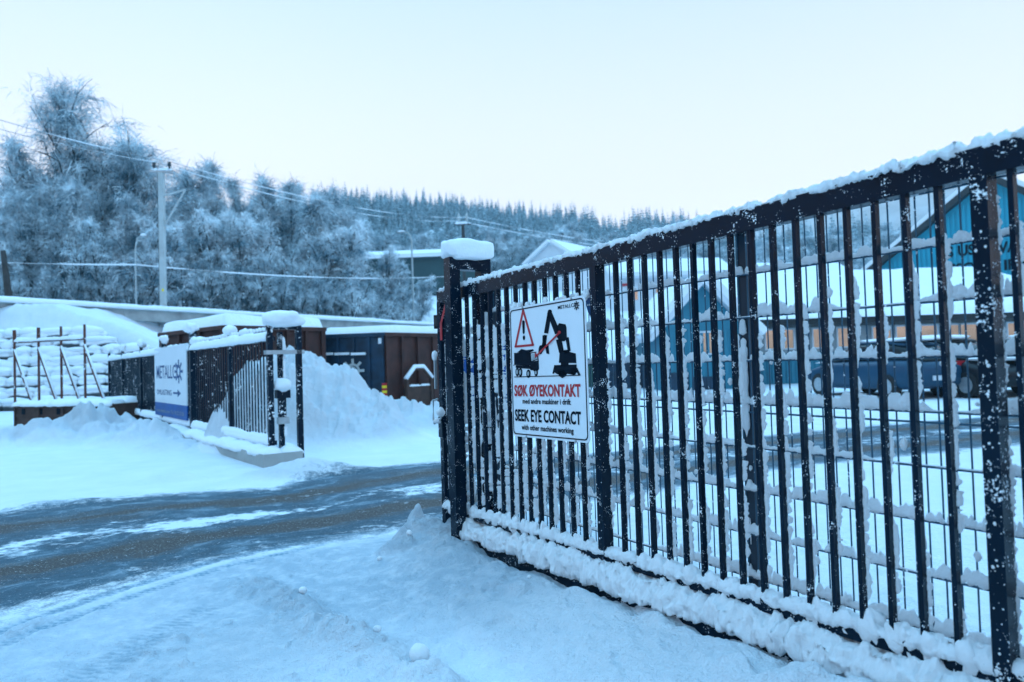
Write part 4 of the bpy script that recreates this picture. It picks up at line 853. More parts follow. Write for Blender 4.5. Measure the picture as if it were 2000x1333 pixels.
def lamp(px, ytop, ybase, Y, bend, label, r=.07):
    a = D(px, ybase, Y); zt = CH+(horizon(px)-ytop)/1400*Y; o = empty('street_lamp', a, label, 'street lamp'); zb = a[2]-1.5
    mb = MB(); P = [(a[0], a[1], zb), (a[0], a[1], zt-.8), (a[0]+bend*.15, a[1], zt-.3), (a[0]+bend*.5, a[1], zt), (a[0]+bend, a[1], zt+.05)]; mb.tube(P, [r, r*.8, r*.7, r*.6, r*.5], 8); mb.build('lamp_mast', M['pole'], o, True)
    mb = MB(); mb.tube([(a[0]+bend*.9, a[1], zt+.05), (a[0]+bend*1.1, a[1], zt+.06), (a[0]+bend*1.9, a[1], zt+.02)], [.05, .13, .07], 8); h = mb.build('lamp_head', M['greyp'], o, True)
    mb = MB(); blob(mb, (a[0]+bend*1.35, a[1], zt+.14), (abs(bend)*.5, .14, .10), 4); mb.build('snow', M['snow_far'], h, True)
lamp(266, 463, 592, 42, .35, 'thin lamp post left of the concrete pole, in front of the birches', .055)
lamp(808, 453, 626, 66, -.7, 'tall thin lamp post behind the viaduct, right of the frosted bushes', .10)
lamp(1238, 480, 640, 60, .6, 'pale lamp mast seen through the mesh near the white house', .14)
p = D(22, 588, 36); mb = MB(); mb.tube([(p[0], p[1], p[2]-1), D(6, 490, 36)], [.20, .12], 8)
o = mb.build('wooden_post', M['bark'], None, True); tag(o, 'dark leaning wooden post on the viaduct at the far left edge', 'post')

# ================================================================== TREES
class TB:
    """tree builder: tubes for limbs, narrow ribbons for twigs"""
    def __init__(s, seed): s.r = np.random.default_rng(seed); s.mb = MB(); s.tv = []; s.n = 0
    def path(s, p, d, L, n, droop, wob):
        P = [np.array(p, float)]; d = np.array(d, float)
        for i in range(n):
            d = d+s.r.normal(0, wob, 3)+np.array([0, 0, -droop]); d /= np.linalg.norm(d); P.append(P[-1]+d*L/n)
        return np.array(P), d
    def twigs(s, P, D_, L, w, droop, seg=3):
        """P (m,3) starts, D_ (m,3) directions: all the ribbons at once"""
        m = len(P); r = s.r; L = L*(.5+r.random(m)); pts = [P]; d = D_.copy()
        for i in range(seg):
            d = d+r.normal(0, .16, (m, 3)); d[:, 2] -= droop; d /= np.linalg.norm(d, axis=1)[:, None]; pts.append(pts[-1]+d*(L/seg)[:, None])
        side = np.cross(D_, r.normal(0, 1, (m, 3))); side /= np.linalg.norm(side, axis=1)[:, None]+1e-9; V = []
        for i, q in enumerate(pts):
            ww = w*(1-.75*i/seg)*(.6+.8*r.random(m))[:, None]; V += [q-side*ww/2, q+side*ww/2]
        V = np.stack(V, 1); s.tv.append((V, seg))
        return pts[-1], d
def quadmesh(name, parts, mats, tris=None):
    """parts: list of (verts, quads int array, material index)"""
    Vs, Qs, Ms, n = [], [], [], 0
    for v, q, m in parts: Vs.append(v); Qs.append(q+n); Ms.append(np.full(len(q), m, np.int32)); n += len(v)
    V = np.vstack(Vs); Q = np.vstack(Qs); me = bpy.data.meshes.new(name); me.vertices.add(len(V)); me.vertices.foreach_set('co', V.astype(np.float32).ravel())
    me.loops.add(Q.size); me.loops.foreach_set('vertex_index', Q.astype(np.int32).ravel()); me.polygons.add(len(Q)); me.polygons.foreach_set('loop_start', np.arange(0, Q.size, 4, dtype=np.int32))
    for m in mats: me.materials.append(m)
    me.polygons.foreach_set('material_index', np.concatenate(Ms)); me.update(calc_edges=True); return me
def twig_parts(tb):
    out = []
    for V, seg in tb.tv:
        m = len(V); k = V.shape[1]; base = np.arange(m)[:, None]*k; Q = np.concatenate([base+np.array([[2*i, 2*i+1, 2*i+3, 2*i+2]]) for i in range(seg)], 0); out.append((V.reshape(-1, 3), Q, 0))
    return out
def birch(seed, H, spread, stems=1, nb=34, ntw=5200, droop=.10, tw=.034, base=.18, clump=.40, lift=.0):
    """returns (wood mesh, twig mesh) of a frosted weeping tree of height H standing at the origin"""
    T_ = TB(seed); r = T_.r; starts, dirs = [], []
    for st in range(stems):
        a = r.random()*6.28; lean = .04+.12*(stems > 1); P, d = T_.path((.5*math.cos(a)*(stems > 1), .5*math.sin(a)*(stems > 1), 0), (lean*math.cos(a), lean*math.sin(a), 1), H*(.93 if st == 0 else .65+.25*r.random()), 14, -.02, .045)
        R0 = H*.0155*(1 if st == 0 else .7); T_.mb.tube(P, np.linspace(R0, .02, 15), 6)
        for k in range(nb//stems):
            f = base+(1-base)*(k+r.random())/(nb//stems); i = min(13, int(f*14)); p = P[i]+(P[i+1]-P[i])*(f*14-i); az = k*2.4+r.random()
            L = spread*(1.15-f)**.75*(.55+.6*r.random())*(.6+.4*min(1, f/.4)); el_ = .55+.7*f+lift; dd = np.array([math.cos(az)*math.cos(el_), math.sin(az)*math.cos(el_), math.sin(el_)])
            B, _ = T_.path(p, dd, L, 7, droop, .10); T_.mb.tube(B, np.linspace(R0*.6*(1.15-f)+.02, .016, 8), 4, caps=False)
            for m in range(7):
                j = 1+int(r.random()*6); sd_ = B[j]-B[j-1]; sd_ = sd_/np.linalg.norm(sd_)+r.normal(0, .55, 3); C2, _ = T_.path(B[j], sd_/np.linalg.norm(sd_), L*(.22+.25*r.random()), 4, droop*1.1, .12); T_.mb.tube(C2, np.linspace(.030, .012, 5), 3, caps=False)
                for q in range(1, 5): starts.append(C2[q]); dirs.append(C2[q]-C2[q-1])
            for q in range(1, 8): starts.append(B[q]); dirs.append(B[q]-B[q-1])
    S_ = np.array(starts); Dd = np.array(dirs); Dd /= np.linalg.norm(Dd, axis=1)[:, None]; cl = r.choice(len(S_), int(len(S_)*clump), replace=False); ix = cl[r.integers(0, len(cl), ntw)]; P = S_[ix]+r.normal(0, H*.013, (ntw, 3)); d = Dd[ix]+r.normal(0, .42, (ntw, 3)); d /= np.linalg.norm(d, axis=1)[:, None]
    E, d2_ = T_.twigs(P, d, H*.05, tw, .24, 4); k = r.random(ntw) < .75; T_.twigs(E[k], d2_[k]+r.normal(0, .35, (k.sum(), 3)), H*.034, tw*.8, .22, 3); k = r.random(ntw) < .6; T_.twigs(P[k], d[k]+r.normal(0, .6, (k.sum(), 3)), H*.026, tw*.8, .02, 2)
    wood = bpy.data.meshes.new('trunk'); wood.from_pydata(np.vstack(T_.mb.v).tolist(), [], T_.mb.f); wood.materials.append(M['limb']); wood.update()
    return wood, T_
def mk_tree(name, seed, mat, **k): wd, T_ = birch(seed, **k); return wd, quadmesh(name, twig_parts(T_), [mat])
V_ = [mk_tree('crown', 1, M['frost'], H=18, spread=8.2, stems=3, nb=51, ntw=7600, droop=.07, tw=.042, base=.30, clump=.24, lift=.1), mk_tree('crown', 2, M['frost'], H=15, spread=5.8, stems=3, nb=45, ntw=6600, droop=.03, tw=.042, base=.28, clump=.32, lift=.15),
      mk_tree('crown', 3, M['frost2'], H=12, spread=4.0, stems=2, nb=40, ntw=6500, droop=.03, tw=.045, base=.2, clump=.34, lift=.25), mk_tree('crown', 4, M['frost'], H=12, spread=3.6, stems=3, nb=39, ntw=6000, droop=.0, tw=.045, base=.22, clump=.34, lift=.3),
      mk_tree('crown', 5, M['frost2'], H=6, spread=3.0, stems=4, nb=40, ntw=5500, droop=.03, tw=.04, base=.05, lift=.15), mk_tree('crown', 6, M['frost'], H=6, spread=2.8, stems=4, nb=36, ntw=4000, droop=.0, tw=.036, base=.02, lift=.25)]
VH = [18, 15, 12, 12, 6, 6]
def plant(px, ytop, Y, v, label, cat='tree', group=None, name='birch_tree', rz=None, ybase=None, mat=None):
    x, y = D(px, 600, Y)[:2]; zt = CH+(horizon(px)-ytop)/1400*Y; zb = TZ(x, y)-.1; s_ = (zt-zb)/VH[v]; o = empty(name, (x, y, zb), label, cat, group)
    rz = random.random()*6.28 if rz is None else rz
    for me, nm in zip(V_[v], ('trunk', 'crown')):
        c = bpy.data.objects.new(nm, me); COL.objects.link(c); c.parent = o; c.rotation_euler.z = rz; c.scale = (s_*(1.0+.15*(v == 0)),)*2+(s_,)
    return o
plant(195, 172, 54, 0, 'tallest frosted birch, rising above the left end of the viaduct', rz=1.0)
plant(262, 215, 55, 1, 'tall frosted birch right of the tallest one, left of the concrete pole', rz=2.2)
for px, yt, Y, v, lb in ((-70, 250, 52, 1, 'frosted birch cut by the left edge of the picture'), (25, 255, 50, 2, 'frosted birch above the leaning wooden post'), (95, 232, 56, 1, 'frosted birch between the leaning post and the tallest birch'),
                         (-150, 260, 50, 0, 'frosted birch just outside the left edge'), (140, 330, 49, 3, 'lower frosted birch in front of the tallest birch, with a thin trunk'), (60, 350, 48, 3, 'lower frosted birch above the rusty frame'), (235, 370, 49, 2, 'low frosted birch behind the thin lamp post'),
                         (10, 400, 46, 3, 'low frosted birch at the foot of the left woods'), (180, 430, 46, 5, 'frosted thicket below the tallest birch'), (300, 420, 47, 4, 'low frosted thicket behind the concrete pole base')):
    plant(px, yt, Y, v, lb)
for px, yt, Y, v in ((352, 318, 58, 2), (398, 312, 62, 3), (438, 330, 60, 2), (478, 345, 64, 3), (520, 332, 60, 2), (560, 350, 66, 3), (592, 345, 60, 3), (628, 358, 64, 2), (664, 385, 66, 3), (372, 400, 54, 4), (425, 425, 55, 4), (470, 430, 56, 4), (530, 425, 57, 4), (585, 440, 57, 4), (640, 440, 60, 4), (340, 470, 50, 5), (400, 490, 51, 5), (455, 495, 52, 5), (505, 500, 53, 5), (560, 505, 54, 5), (615, 510, 56, 5), (668, 500, 58, 5)):
    plant(px, yt, Y, v, 'frosted tree in the dense row between the concrete pole and the green building', group='frosted trees behind the viaduct')
for px, yt, Y, v in ((705, 478, 68, 4), (745, 486, 69, 4), (785, 512, 70, 5), (812, 540, 72, 4), (690, 520, 64, 5), (735, 540, 64, 5), (775, 560, 66, 5), (720, 575, 60, 5), (660, 560, 58, 4)):
    plant(px, yt, Y, v, 'frosted round bush in front of the green building', 'bush', 'frosted bushes below the green building', 'frosted_bush')
for px, yt, Y in ((30, 520, 44), (95, 528, 45), (150, 525, 45), (215, 530, 46), (330, 540, 49), (385, 545, 50), (440, 548, 52), (500, 552, 54), (560, 556, 56), (620, 560, 58), (270, 535, 47), (-40, 520, 43)):
    plant(px, yt, Y, 5, 'low bare thicket right behind the viaduct rail', 'bush', 'thicket along the viaduct', 'frosted_bush')
# hillside: clumps of pale frosted birch lower down
hr = np.random.default_rng(5)
for i in range(150):
    px = 690+hr.random()*620 if i < 120 else 1300+hr.random()*420; Y = 135+hr.random()*120; x, y = D(px, 600, Y)[:2]; zb = TZ(x, y)-.3; H = 8+7*hr.random(); v = (2, 4, 2, 5)[int(hr.integers(0, 4))]; s_ = H/VH[v]
    o = empty('frosted_tree', (x, y, zb), 'pale frosted birch on the lower hillside', 'tree', 'frosted birches on the lower hillside'); rz = hr.random()*6.28
    for me, nm in zip(V_[v], ('trunk', 'crown')): c = bpy.data.objects.new(nm, me); COL.objects.link(c); c.parent = o; c.rotation_euler.z = rz; c.scale = (s_*1.5, s_*1.5, s_)
# conifers
def conifer_arrays(seed, H=13., tiers=15, nb=8):
    r = np.random.default_rng(seed); V, Q = [], []
    n = 0
    for k in range(tiers):
        f = (k+.3)/tiers; z = H*(.08+.90*f); R = H*.19*(1-f)**.85+.12
        for j in range(nb if f < .75 else 5):
            a = j*6.283/nb+k*.7+r.normal(0, .15); L = R*(.7+.5*r.random()); dx, dy = math.cos(a), math.sin(a); sx, sy = -dy, dx; w_ = L*.30*(.7+.5*r.random())+.05; dz = -L*(.42+.25*r.random())
            V += [(0, 0, z+.10*H/tiers), (dx*L*.55+sx*w_, dy*L*.55+sy*w_, z+dz*.45-.06*L), (dx*L, dy*L, z+dz), (dx*L*.55-sx*w_, dy*L*.55-sy*w_, z+dz*.45-.06*L)]; Q.append((n, n+1, n+2, n+3)); n += 4
    V += [(-.12, 0, -1), (.12, 0, -1), (.03, 0, H*.9), (-.03, 0, H*.9), (0, -.12, -1), (0, .12, -1), (0, .03, H*.9), (0, -.03, H*.9)]; Q += [(n, n+1, n+2, n+3), (n+4, n+5, n+6, n+7)]
    return np.array(V, float), np.array(Q)
CA = [conifer_arrays(i) for i in range(5)]
CM = [quadmesh('spruce_tree', [(v, q, 0)], [M['conifer']]) for v, q in CA]
pts = []
for i in range(5200):
    px = -400+hr.random()*2300 if i > 2300 else 650+hr.random()*700; Y = 445-250*hr.random()**1.3; x = (px-1000)/1400*Y; pts.append((x, Y, px, (.35+1.0*hr.random()**1.4)*(.80+.5*(vn(x*.02, Y*.02, 3)))))
pts = np.array(pts); pz = terrain(pts[None, :, 0], pts[None, :, 1])[0][0]
dens = vn(pts[:, 0]*.018, pts[:, 1]*.03, 61); keep = (dens+.75*sst(265, 340, pts[:, 1]) > .66); pts = pts[keep]; pz = pz[keep]
vis = (pts[:, 2] > 680) & (pts[:, 2] < 1300); order = np.where(vis)[0]; scr = CH*0+pz[order]/pts[order, 1]; ind = order[np.argsort(-(pts[order, 3]/pts[order, 1]))][:285]
for k in ind:
    me = CM[k % 5]; o = bpy.data.objects.new('spruce_tree', me); COL.objects.link(o); o.location = (pts[k, 0], pts[k, 1], pz[k]-.3); o.rotation_euler.z = k*1.7; s_ = pts[k, 3]; o.scale = (s_, s_, s_); tag(o, 'snow dusted spruce in the forest on the hill', 'tree', 'spruces on the hill')
rest = np.setdiff1d(np.arange(len(pts)), ind); parts = []
for k in rest:
    v, q = CA[k % 5]; a = k*1.7; s_ = pts[k, 3]; R2 = np.array([[math.cos(a), math.sin(a), 0], [-math.sin(a), math.cos(a), 0], [0, 0, 1]]); parts.append((v@R2*s_+np.array([pts[k, 0], pts[k, 1], pz[k]-.3]), q, 0))
me = quadmesh('spruce_forest', parts, [M['conifer']]); o = bpy.data.objects.new('spruce_forest', me); COL.objects.link(o); tag(o, 'snow dusted spruce forest covering the hill', 'forest', kind='stuff')
# darker spruce clump at the right end of the ridge
for i, (px, yt) in enumerate(((1232, 434), (1248, 437), (1262, 432), (1280, 437), (1294, 434), (1312, 440), (1640, 452), (1660, 446), (1705, 440), (1150, 455))):
    Y = 290.; x, y = D(px, 600, Y)[:2]; zt = CH+(horizon(px)-yt)/1400*Y; zb = TZ(x, y); s_ = max(.9, min(2.2, (zt-zb)/13)); o = bpy.data.objects.new('spruce_tree', CM[i % 5]); COL.objects.link(o); o.location = (x, y, zt-13*s_*.98); o.scale = (s_*1.25, s_*1.25, s_); tag(o, 'tall dark spruce standing out at the right end of the ridge', 'tree', 'tall spruces at the right end of the ridge')
# far mountain on the right
xs = np.linspace(900, 2400, 120); ys = np.interp(xs, [900, 1150, 1300, 1450, 1600, 1750, 1850, 1900, 1940, 2010, 2100, 2400], [640, 560, 456, 424, 392, 352, 330, 326, 345, 400, 470, 600]); F_ = np.linspace(0, 1, 40); Vm = np.zeros((40, 120, 3))
for i, f in enumerate(F_):
    R = 1400-500*(1-f); th = np.arctan((xs-1000)/1400); hh = (horizon(xs)-ys)/1400*1400*np.cos(th)*1.0; Vm[i, :, 0] = R*np.sin(th); Vm[i, :, 1] = R*np.cos(th); Vm[i, :, 2] = hh*(f**1.2)*(1+.06*fbm(xs*.03, f*6+xs*0, 5, 4))+10
idx = np.arange(40*120).reshape(40, 120); o = gridmesh('far_mountain', Vm.reshape(-1, 3), 40, 120, mat=M['mountain'] if 'mountain' in M else M['snow_far']); tag(o, kind='structure')

# ================================================================== BUILDINGS
def house(name, label, cx, cy, L, W, z0, ze, zr, ang, wall, roof, over=.5, sn=.35, gable=True, cat='house', fascia='greyp'):
    """ridge along local x; front gable at local -x"""
    o = empty(name, (cx, cy, z0), label, cat); ux = np.array([math.cos(ang), math.sin(ang), 0]); uy = np.array([-ux[1], ux[0], 0]); c = np.array([cx, cy, 0.]); Z = np.array([0, 0, 1.])
    P = lambda a, b, z: c+ux*a+uy*b+Z*z
    mb = MB(); a, b = L/2, W/2
    v = [P(-a, -b, z0-2), P(a, -b, z0-2), P(a, b, z0-2), P(-a, b, z0-2), P(-a, -b, ze), P(a, -b, ze), P(a, b, ze), P(-a, b, ze), P(-a, 0, zr), P(a, 0, zr)]
    mb.add(v, [(0, 1, 5, 4), (2, 3, 7, 6), (3, 0, 4, 8, 7), (1, 2, 6, 9, 5), (4, 5, 9, 8), (6, 7, 8, 9)]); wl = mb.build('wall', wall, o)
    sl = (zr-ze)/b
    mb = MB(); ms = MB()
    for s_ in (-1, 1):
        e = b+over; q = [P(-a-over, s_*e, ze-sl*over), P(a+over, s_*e, ze-sl*over), P(a+over, 0, zr), P(-a-over, 0, zr)]
        if s_ > 0: q = q[::-1]
        n = np.cross(q[1]-q[0], q[2]-q[0]); n /= np.linalg.norm(n)
        mb.add([p+n*.02 for p in q]+[p+n*.25 for p in q], [(3, 2, 1, 0), (4, 5, 6, 7), (0, 1, 5, 4), (1, 2, 6, 5), (2, 3, 7, 6), (3, 0, 4, 7)])
        ms.add([p+n*.255 for p in q]+[p+n*(.255+sn) for p in q], [(3, 2, 1, 0), (4, 5, 6, 7), (0, 1, 5, 4), (1, 2, 6, 5), (2, 3, 7, 6), (3, 0, 4, 7)])
    rf = mb.build('roof', roof, o); ms.build('snow', M['snow_far'], rf)
    return o, P, wl
def window(P, o, a, b, z, w_, h, axis, out, glass='glass', frame='white'):
    """window on a wall; axis 'x' = wall parallel to local x at b, 'y' = gable wall at a; out = outward sign"""
    mb = MB(); mg = MB()
    def bxx(m, du0, du1, z0, z1, d0, d1):
        p = lambda u, d, zz: P(a+u, b+out*d, zz) if axis == 'x' else P(a+out*d, b+u, zz)
        c0 = (p(du0, d0, z0)+p(du1, d1, z1))/2; m.box(c0, (p(du1, d0, z0)-p(du0, d0, z0))/2, (p(du0, d1, z0)-p(du0, d0, z0))/2, (p(du0, d0, z1)-p(du0, d0, z0))/2)
    t = .07
    bxx(mb, -w_/2, -w_/2+t, z, z+h, .001, .07); bxx(mb, w_/2-t, w_/2, z, z+h, .001, .07); bxx(mb, -w_/2+t, w_/2-t, z+h-t, z+h, .001, .07); bxx(mb, -w_/2+t, w_/2-t, z, z+t, .001, .07)
    f = mb.build('window', M[frame], o); bxx(mg, -w_/2+t, w_/2-t, z+t, z+h-t, .001, .025); mg.build('pane', M[glass], f)
def corr(mb, p0, u, L, z0, z1, n, pitch=.25, dep=.05):
    """corrugated sheet from p0 along u, standing proud along n"""
    k = max(1, int(L/pitch)); V = []; Z = np.array([0, 0, 1.])
    for i in range(k):
        for f, d in ((0, 0), (.30, 0), (.42, 1), (.88, 1)): V += [p0+u*(i+f)*L/k+n*d*dep+Z*z0, p0+u*(i+f)*L/k+n*d*dep+Z*z1]
    m = len(V)//2; mb.add(V, [(2*i, 2*i+2, 2*i+3, 2*i+1) for i in range(m-1)])
# long low building with snowy roof, windows and blue cladding
YB = 33.; x0, x1 = (1462-1000)/1400*YB, 28.
LBF = Frame(np.array([x0, YB, 0.]), (1, .0)); zg = -.35
lbn = empty('workshop_building', (x0, YB, 0), 'long low workshop with a snow roof, orange-tinted mirroring windows and blue cladding', 'building')
mb = MB(); LBF.bx(mb, 0, x1-x0, 0, 9, zg, 2.75, False); mb.build('wall', M['greyp'], lbn)
mb = MB(); LBF.bx(mb, -.4, x1-x0+.5, -.7, -.05, 2.60, 2.74, False); LBF.bx(mb, -.4, x1-x0+.5, -.62, 9.5, 2.76, 2.96, False); rfo = mb.build('roof', M['roofd'], lbn)
mb = MB(); V = []; n1, n2 = 60, 30
for i in range(n1):
    for j in range(n2):
        a, b = i/(n1-1), j/(n2-1); e = min(1, a*24, b*24, (1-a)*24); V.append(LBF.P(-.5+(x1-x0+1)*a, -.72+10.5*b, 2.965+3.0*b+.32*math.sqrt(e)*(.85+.3*vn(a*30, b*8, 3)), 0))
mb.add(V, [(i*n2+j, (i+1)*n2+j, (i+1)*n2+j+1, i*n2+j+1) for i in range(n1-1) for j in range(n2-1)]); LBF.bx(mb, -.5, x1-x0+.5, 9.75, 9.78, 2.9, 6.0, False); mb.build('snow', M['snow_far'], rfo, True)
mb = MB(); corr(mb, LBF.P(.05, -.003, 0), LBF.u, x1-x0-.1, zg, 1.42, -LBF.nb, .22, .05); mb.build('cladding', M['cyan2'], lbn)
mb = MB(); LBF.bx(mb, .02, x1-x0, -.09, -.001, 1.43, 1.52, False); mb.build('sill_rail', M['greyp'], lbn)
wP = lambda a, b, z: LBF.P(a, b, z, 0)
wx = [1503, 1535, 1580+22, 1650, 1722, 1768, 1812, 1855, 1893, 1935, 1985, 2035, 2080]
for i, px in enumerate(wx):
    a = (px-1000)/1400*YB-x0; w_ = (.95 if i > 3 else .8) if px != 1503 else .5; window(wP, lbn, a, 0, 1.58, w_, .98, 'x', -1)
# blue gabled house in front of it
hx0, hx1 = D(1298, 700, 30)[0], D(1462, 700, 30)[0]; hc = (hx0+hx1)/2; hw = hx1-hx0; za = CH+(horizon(1381)-556)/1400*30; zl = CH+(horizon(1298)-645)/1400*30
bh, P_, wl = house('blue_house', 'blue clad gabled house with white roof edges behind the mesh fence', hc-.1, 33.5, 7., hw, -.3, zl, za, math.pi/2, M['cyan2'], M['white'], .45, .28)
mb = MB(); n_ = np.array([0, -1., 0]); corr(mb, np.array([hx0-.1, 29.996, 0.]), np.array([1., 0, 0]), hw, -.3, zl-.05, n_, .24, .045); mb.build('cladding', M['cyan2'], bh)
window(P_, bh, -3.5, -.1, 1.45, .7, 1.0, 'y', -1)
mb = MB(); mb.aabb(hx0-.1, hx0+.95, 29.90, 29.95, -.2, .75); mb.aabb(hx0+1.15, hx0+2.0, 29.90, 29.95, -.2, .55); mb.build('door', M['navy'], bh)
# big cyan hall with lettering
p0 = D(1680, 548, 56); p1 = D(2175, 560, 45); BF = Frame(np.array([*p1[:2], 0.]), (p1-p0)[:2]); BL = float(np.linalg.norm((p1-p0)[:2]))
def bf(x, y): return BF.hit(x, y)
ae, ze = bf(1692, 545); aa, zz = bf(1930, 352); ar = 2*aa-ae
hall = empty('blue_hall', BF.P(aa, 0, 0), 'big bright blue corrugated hall with dark gable edge and black letters', 'building')
mb = MB(); mb.poly([BF.P(a, 0, z) for a, z in ((ae, -1), (ar, -1), (ar, ze), (aa, zz), (ae, ze))], -BF.nb, .3); mb.build('wall', M['cyan'], hall)
mb = MB(); L = ar-ae; k = int(L/.33)
for i in range(k):
    a = ae+.1+(L-.2)*i/k; zt = ze+(zz-ze)*(1-abs(a+.08-aa)/(aa-ae)); mb.box(BF.P(a+.08, -.035, (zt-.3)/2), BF.u*.09, BF.nb*.0345, np.array([0, 0, (zt-.3)/2]))
mb.build('cladding', M['cyan'], hall)
for s_, e_ in ((1, ae), (-1, ar)):
    q0, q1 = BF.P(e_-s_*.5, 0, ze-.5*(zz-ze)/(aa-ae)), BF.P(aa, 0, zz); u_ = (q1-q0)/np.linalg.norm(q1-q0); n_ = np.cross(u_, BF.nb); n_ = n_ if n_[2] > 0 else -n_
    L_ = np.linalg.norm(q1-q0); m_ = (q0+q1)/2+n_*.22
    mb = MB(); mb.box(m_+BF.nb*9, u_*L_/2, BF.nb*9.6, n_*.20); r_ = mb.build('roof', M['roofd'], hall)
    mb = MB(); mb.box(m_+n_*.36+BF.nb*9, u_*L_/2, BF.nb*9.5, n_*.155); mb.build('snow', M['snow_far'], r_)
for t_, x_0, y_0, x_1, y_1, h_ in (('S US.', 1850, 503, 1912, 499, .80), ('VAS', 1950, 496, 2002, 491, .80), ('ESSO.', 1842, 536, 1912, 533, .74), ('IPPE', 1962, 528, 2022, 524, .74)):
    a0, z0 = bf(x_0, y_0); a1, z1 = bf(x_1, y_1); text_mb(t_, BF, a0, a1, (z0+z1)/2, (z0+z1)/2+h_, -.08, .035, .05).build('lettering', M['ink'], hall)
a0, z0 = bf(1975, 555); mb = MB(); mb.tube([BF.P(a0, -.3, z0-.4), BF.P(a0+.35, -.3, z0+1.0)], .05, 6); mb.build('red_pole', M['red'], hall)
# white houses up the slope
gz = lambda px, Y: TZ(*D(px, 600, Y)[:2])
x, y = D(1120, 600, 112)[:2]
zt = CH+(horizon(1085)-470)/1400*108
wh1, P_, _ = house('white_house', 'white gabled house with snowy roof peeking over the gate top rail', x, y, 12, 8.5, gz(1120, 112), zt-3.2, zt-.4, math.pi*.30, M['white'], M['white'], .5, .4)
zt = CH+(horizon(1300)-502)/1400*74; x, y = D(1292, 600, 76)[:2]
wh2, P_, _ = house('white_house', 'large white house with broad snow roof seen through the mesh above the navy skip', x, y, 11.5, 8.5, zt-7.5, zt-2.2, zt-.5, .06, M['white'], M['white'], .6, .4)
for a in (-4, -1.2, 1.6, 4.2): window(P_, wh2, a, -4.25, zt-4.6, 1.1, 1.2, 'x', -1)
mb = MB(); mb.box(P_(-4.6, -4.32, zt-3.0), (.5, 0, 0), (0, .04, 0), (0, 0, .12)); mb.build('red_sign', M['red'], wh2)
zt = CH+(horizon(1560)-520)/1400*66; x, y = D(1545, 600, 68)[:2]
house('white_house', 'white roofed house behind the workshop, left of the blue hall', x, y, 9, 7, zt-7, zt-1.8, zt, .2, M['white'], M['white'], .5, .4)
# green building behind the bushes
x, y = D(815, 600, 108)[:2]; zt = CH+(horizon(800)-484)/1400*104
gb_, P_, _ = house('green_hall', 'long dark green building with a snow slab roof behind the frosted bushes', x-1, y, 21, 9, zt-8, zt-1.6, zt-.45, -.05, M['dwall'], M['dwall'], .6, .55, cat='building')

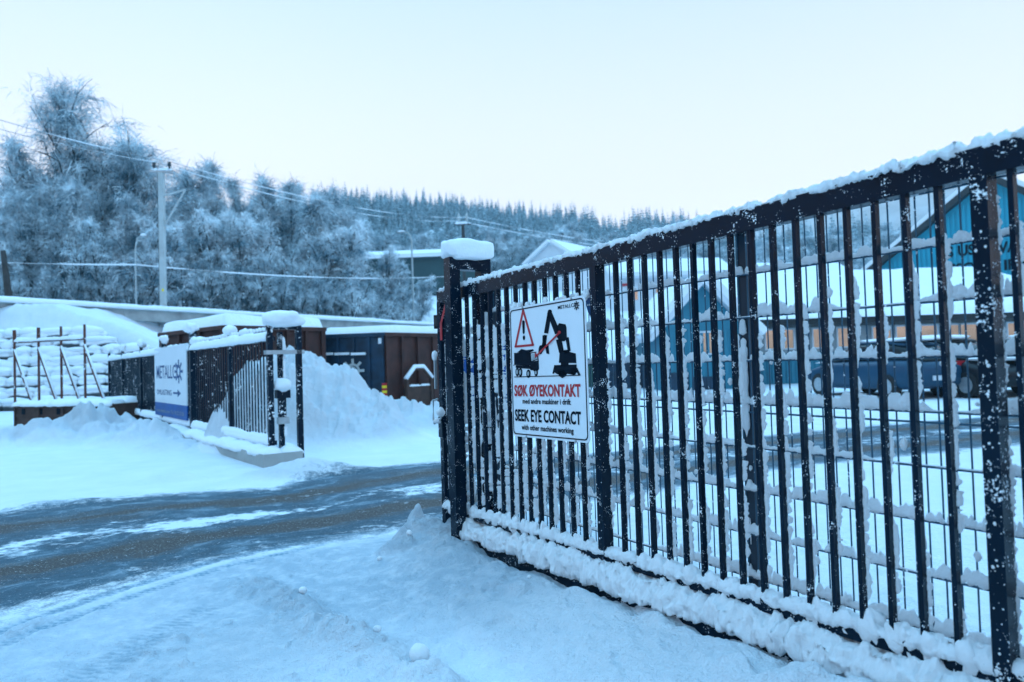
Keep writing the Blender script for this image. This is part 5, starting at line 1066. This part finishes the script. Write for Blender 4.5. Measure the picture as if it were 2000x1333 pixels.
# ================================================================== CARS
def car(label, px, Y, ang, paint, scl=1., snow=.06, tail=True):
    x, y = (px-1000)/1400*Y, Y; z0 = TZ(x, y)+.0; o = empty('parked_car', (x, y, z0), label, 'car', 'cars parked before the workshop')
    c = np.array([x, y, z0]); ux = np.array([math.cos(ang), math.sin(ang), 0.]); uy = np.array([-ux[1], ux[0], 0.]); Z = np.array([0, 0, 1.])
    P = lambda a, b, z: c+(ux*a+uy*b+Z*z)*scl
    def loft(mb, secs, K=14):
        """secs: (x, half width, z low, z high, roundness); nose to tail"""
        V = []
        for a, hw_, zl_, zh, e in secs:
            for k in range(K):
                t = 2*math.pi*k/K+math.pi/K; cs, sn_ = math.cos(t), math.sin(t); V.append(P(a, hw_*np.sign(cs)*abs(cs)**e, (zl_+zh)/2+(zh-zl_)/2*np.sign(sn_)*abs(sn_)**e))
        n = len(secs); F_ = [(i*K+j, (i+1)*K+j, (i+1)*K+(j+1) % K, i*K+(j+1) % K) for i in range(n-1) for j in range(K)]+[tuple(range(K)), tuple(range((n-1)*K, n*K))[::-1]]; mb.add(V, F_)
    mb = MB(); loft(mb, [(2.12, .62, .35, .60, .5), (2.02, .80, .26, .72, .4), (1.5, .87, .22, .84, .35), (.9, .89, .20, .95, .32), (0, .90, .20, .97, .3), (-1.2, .89, .20, .99, .3), (-1.8, .86, .24, .98, .33), (-2.05, .78, .30, .90, .4), (-2.12, .66, .36, .78, .5)], 18); body = mb.build('body', paint, o, True)
    mb = MB(); loft(mb, [(1.05, .70, .90, .96, .35), (.45, .72, .90, 1.30, .35), (.0, .70, .90, 1.43, .33), (-.9, .68, .90, 1.44, .33), (-1.5, .66, .90, 1.34, .35), (-1.98, .62, .90, .98, .4)], 16); mb.build('windows', M['cglass'], o, True)
    mb = MB(); loft(mb, [(.22, .60, 1.36, 1.41, .3), (0, .64, 1.41, 1.465, .3), (-.9, .62, 1.42, 1.475, .3), (-1.5, .58, 1.335, 1.385, .3)], 12); rf = mb.build('roof_panel', paint, o, True)
    for a in (-.05, -.95):
        for b in (-1, 1): mb = MB(); mb.box(P(a, b*.705, 1.16), ux*.045*scl, uy*.02*scl, Z*.25*scl); mb.build('pillar', paint, o)
    mb = MB(); blob(mb, P(-.65, 0, 1.50), (ux*.95*scl, uy*.60*scl, Z*snow*scl), 5, 26, 10, .15, box=.3); mb.build('snow', M['snow_far'], rf, True)
    mb = MB(); blob(mb, P(1.45, 0, .93), (ux*.52*scl, uy*.72*scl, Z*(snow*.6)*scl), 6, 22, 8, .2, box=.3); mb.build('snow', M['snow_far'], body, True)
    for a in (1.32, -1.30):
        for b in (-1, 1):
            mb = MB(); mb.tube([P(a, b*.70, .31), P(a, b*.91, .31)], .315*scl, 20); wl_ = mb.build('wheel', M['rubber'], o); mb = MB(); mb.tube([P(a, b*.90, .31), P(a, b*.922, .31)], .20*scl, 14); mb.build('rim', M['galv'], wl_)
    for b in (-1, 1):
        mb = MB(); mb.box(P(-2.02, b*.66, .80), ux*.06*scl, uy*.13*scl, Z*.12*scl); mb.build('tail_light', M['red'], o); mb = MB(); mb.box(P(1.98, b*.62, .64), ux*.09*scl, uy*.15*scl, Z*.06*scl); mb.build('headlight', M['white'], o)
        mb = MB(); blob(mb, P(.75, b*.98, .98), (ux*.07*scl, uy*.10*scl, Z*.07*scl), 3, 10, 8, .05); mb.build('mirror', paint, o, True)
    mb = MB(); mb.box(P(-2.125, 0, .52), ux*.012*scl, uy*.26*scl, Z*.06*scl); mb.build('number_plate', M['white'], o); return o
CP = dict(a=mk_plain('car_blue', (.015, .06, .11), .3, .1, 1., spec=.2), b=mk_plain('car_black', (.005, .008, .012), .3, .1, 1., spec=.2), c=mk_plain('car_silver', (.35, .40, .43), .35, .1, 1., spec=.6))
car('dark blue hatchback with red tail light, leftmost of the parked cars', 1712, 22.6, math.radians(104), CP['a'], 1.14)
car('black car with a snow covered bonnet, middle of the parked cars', 1858, 22.0, math.radians(-78), CP['b'], 1.16, .09)
car('silver car at the right edge, partly hidden by the thick gate post', 2008, 21.5, math.radians(88), CP['c'], 1.14)
car('dark car parked in the gap behind the black one', 1790, 28.5, math.radians(-60), CP['a'], 1., .1)

# ================================================================== AIR
hz = bpy.data.materials.new('haze'); hz.use_nodes = True; t = hz.node_tree; t.nodes.remove(t.nodes['Principled BSDF']); pv = t.nodes.new('ShaderNodeVolumePrincipled')
pv.inputs['Color'].default_value = (.62, .90, 1, 1); pv.inputs['Density'].default_value = .0004; pv.inputs['Anisotropy'].default_value = .0
t.links.new(pv.outputs[0], t.nodes['Material Output'].inputs['Volume'])
mb = MB(); mb.aabb(-1000, 1060, -960, 1460, -6, 330); o = mb.build('haze', hz); tag(o, kind='stuff')
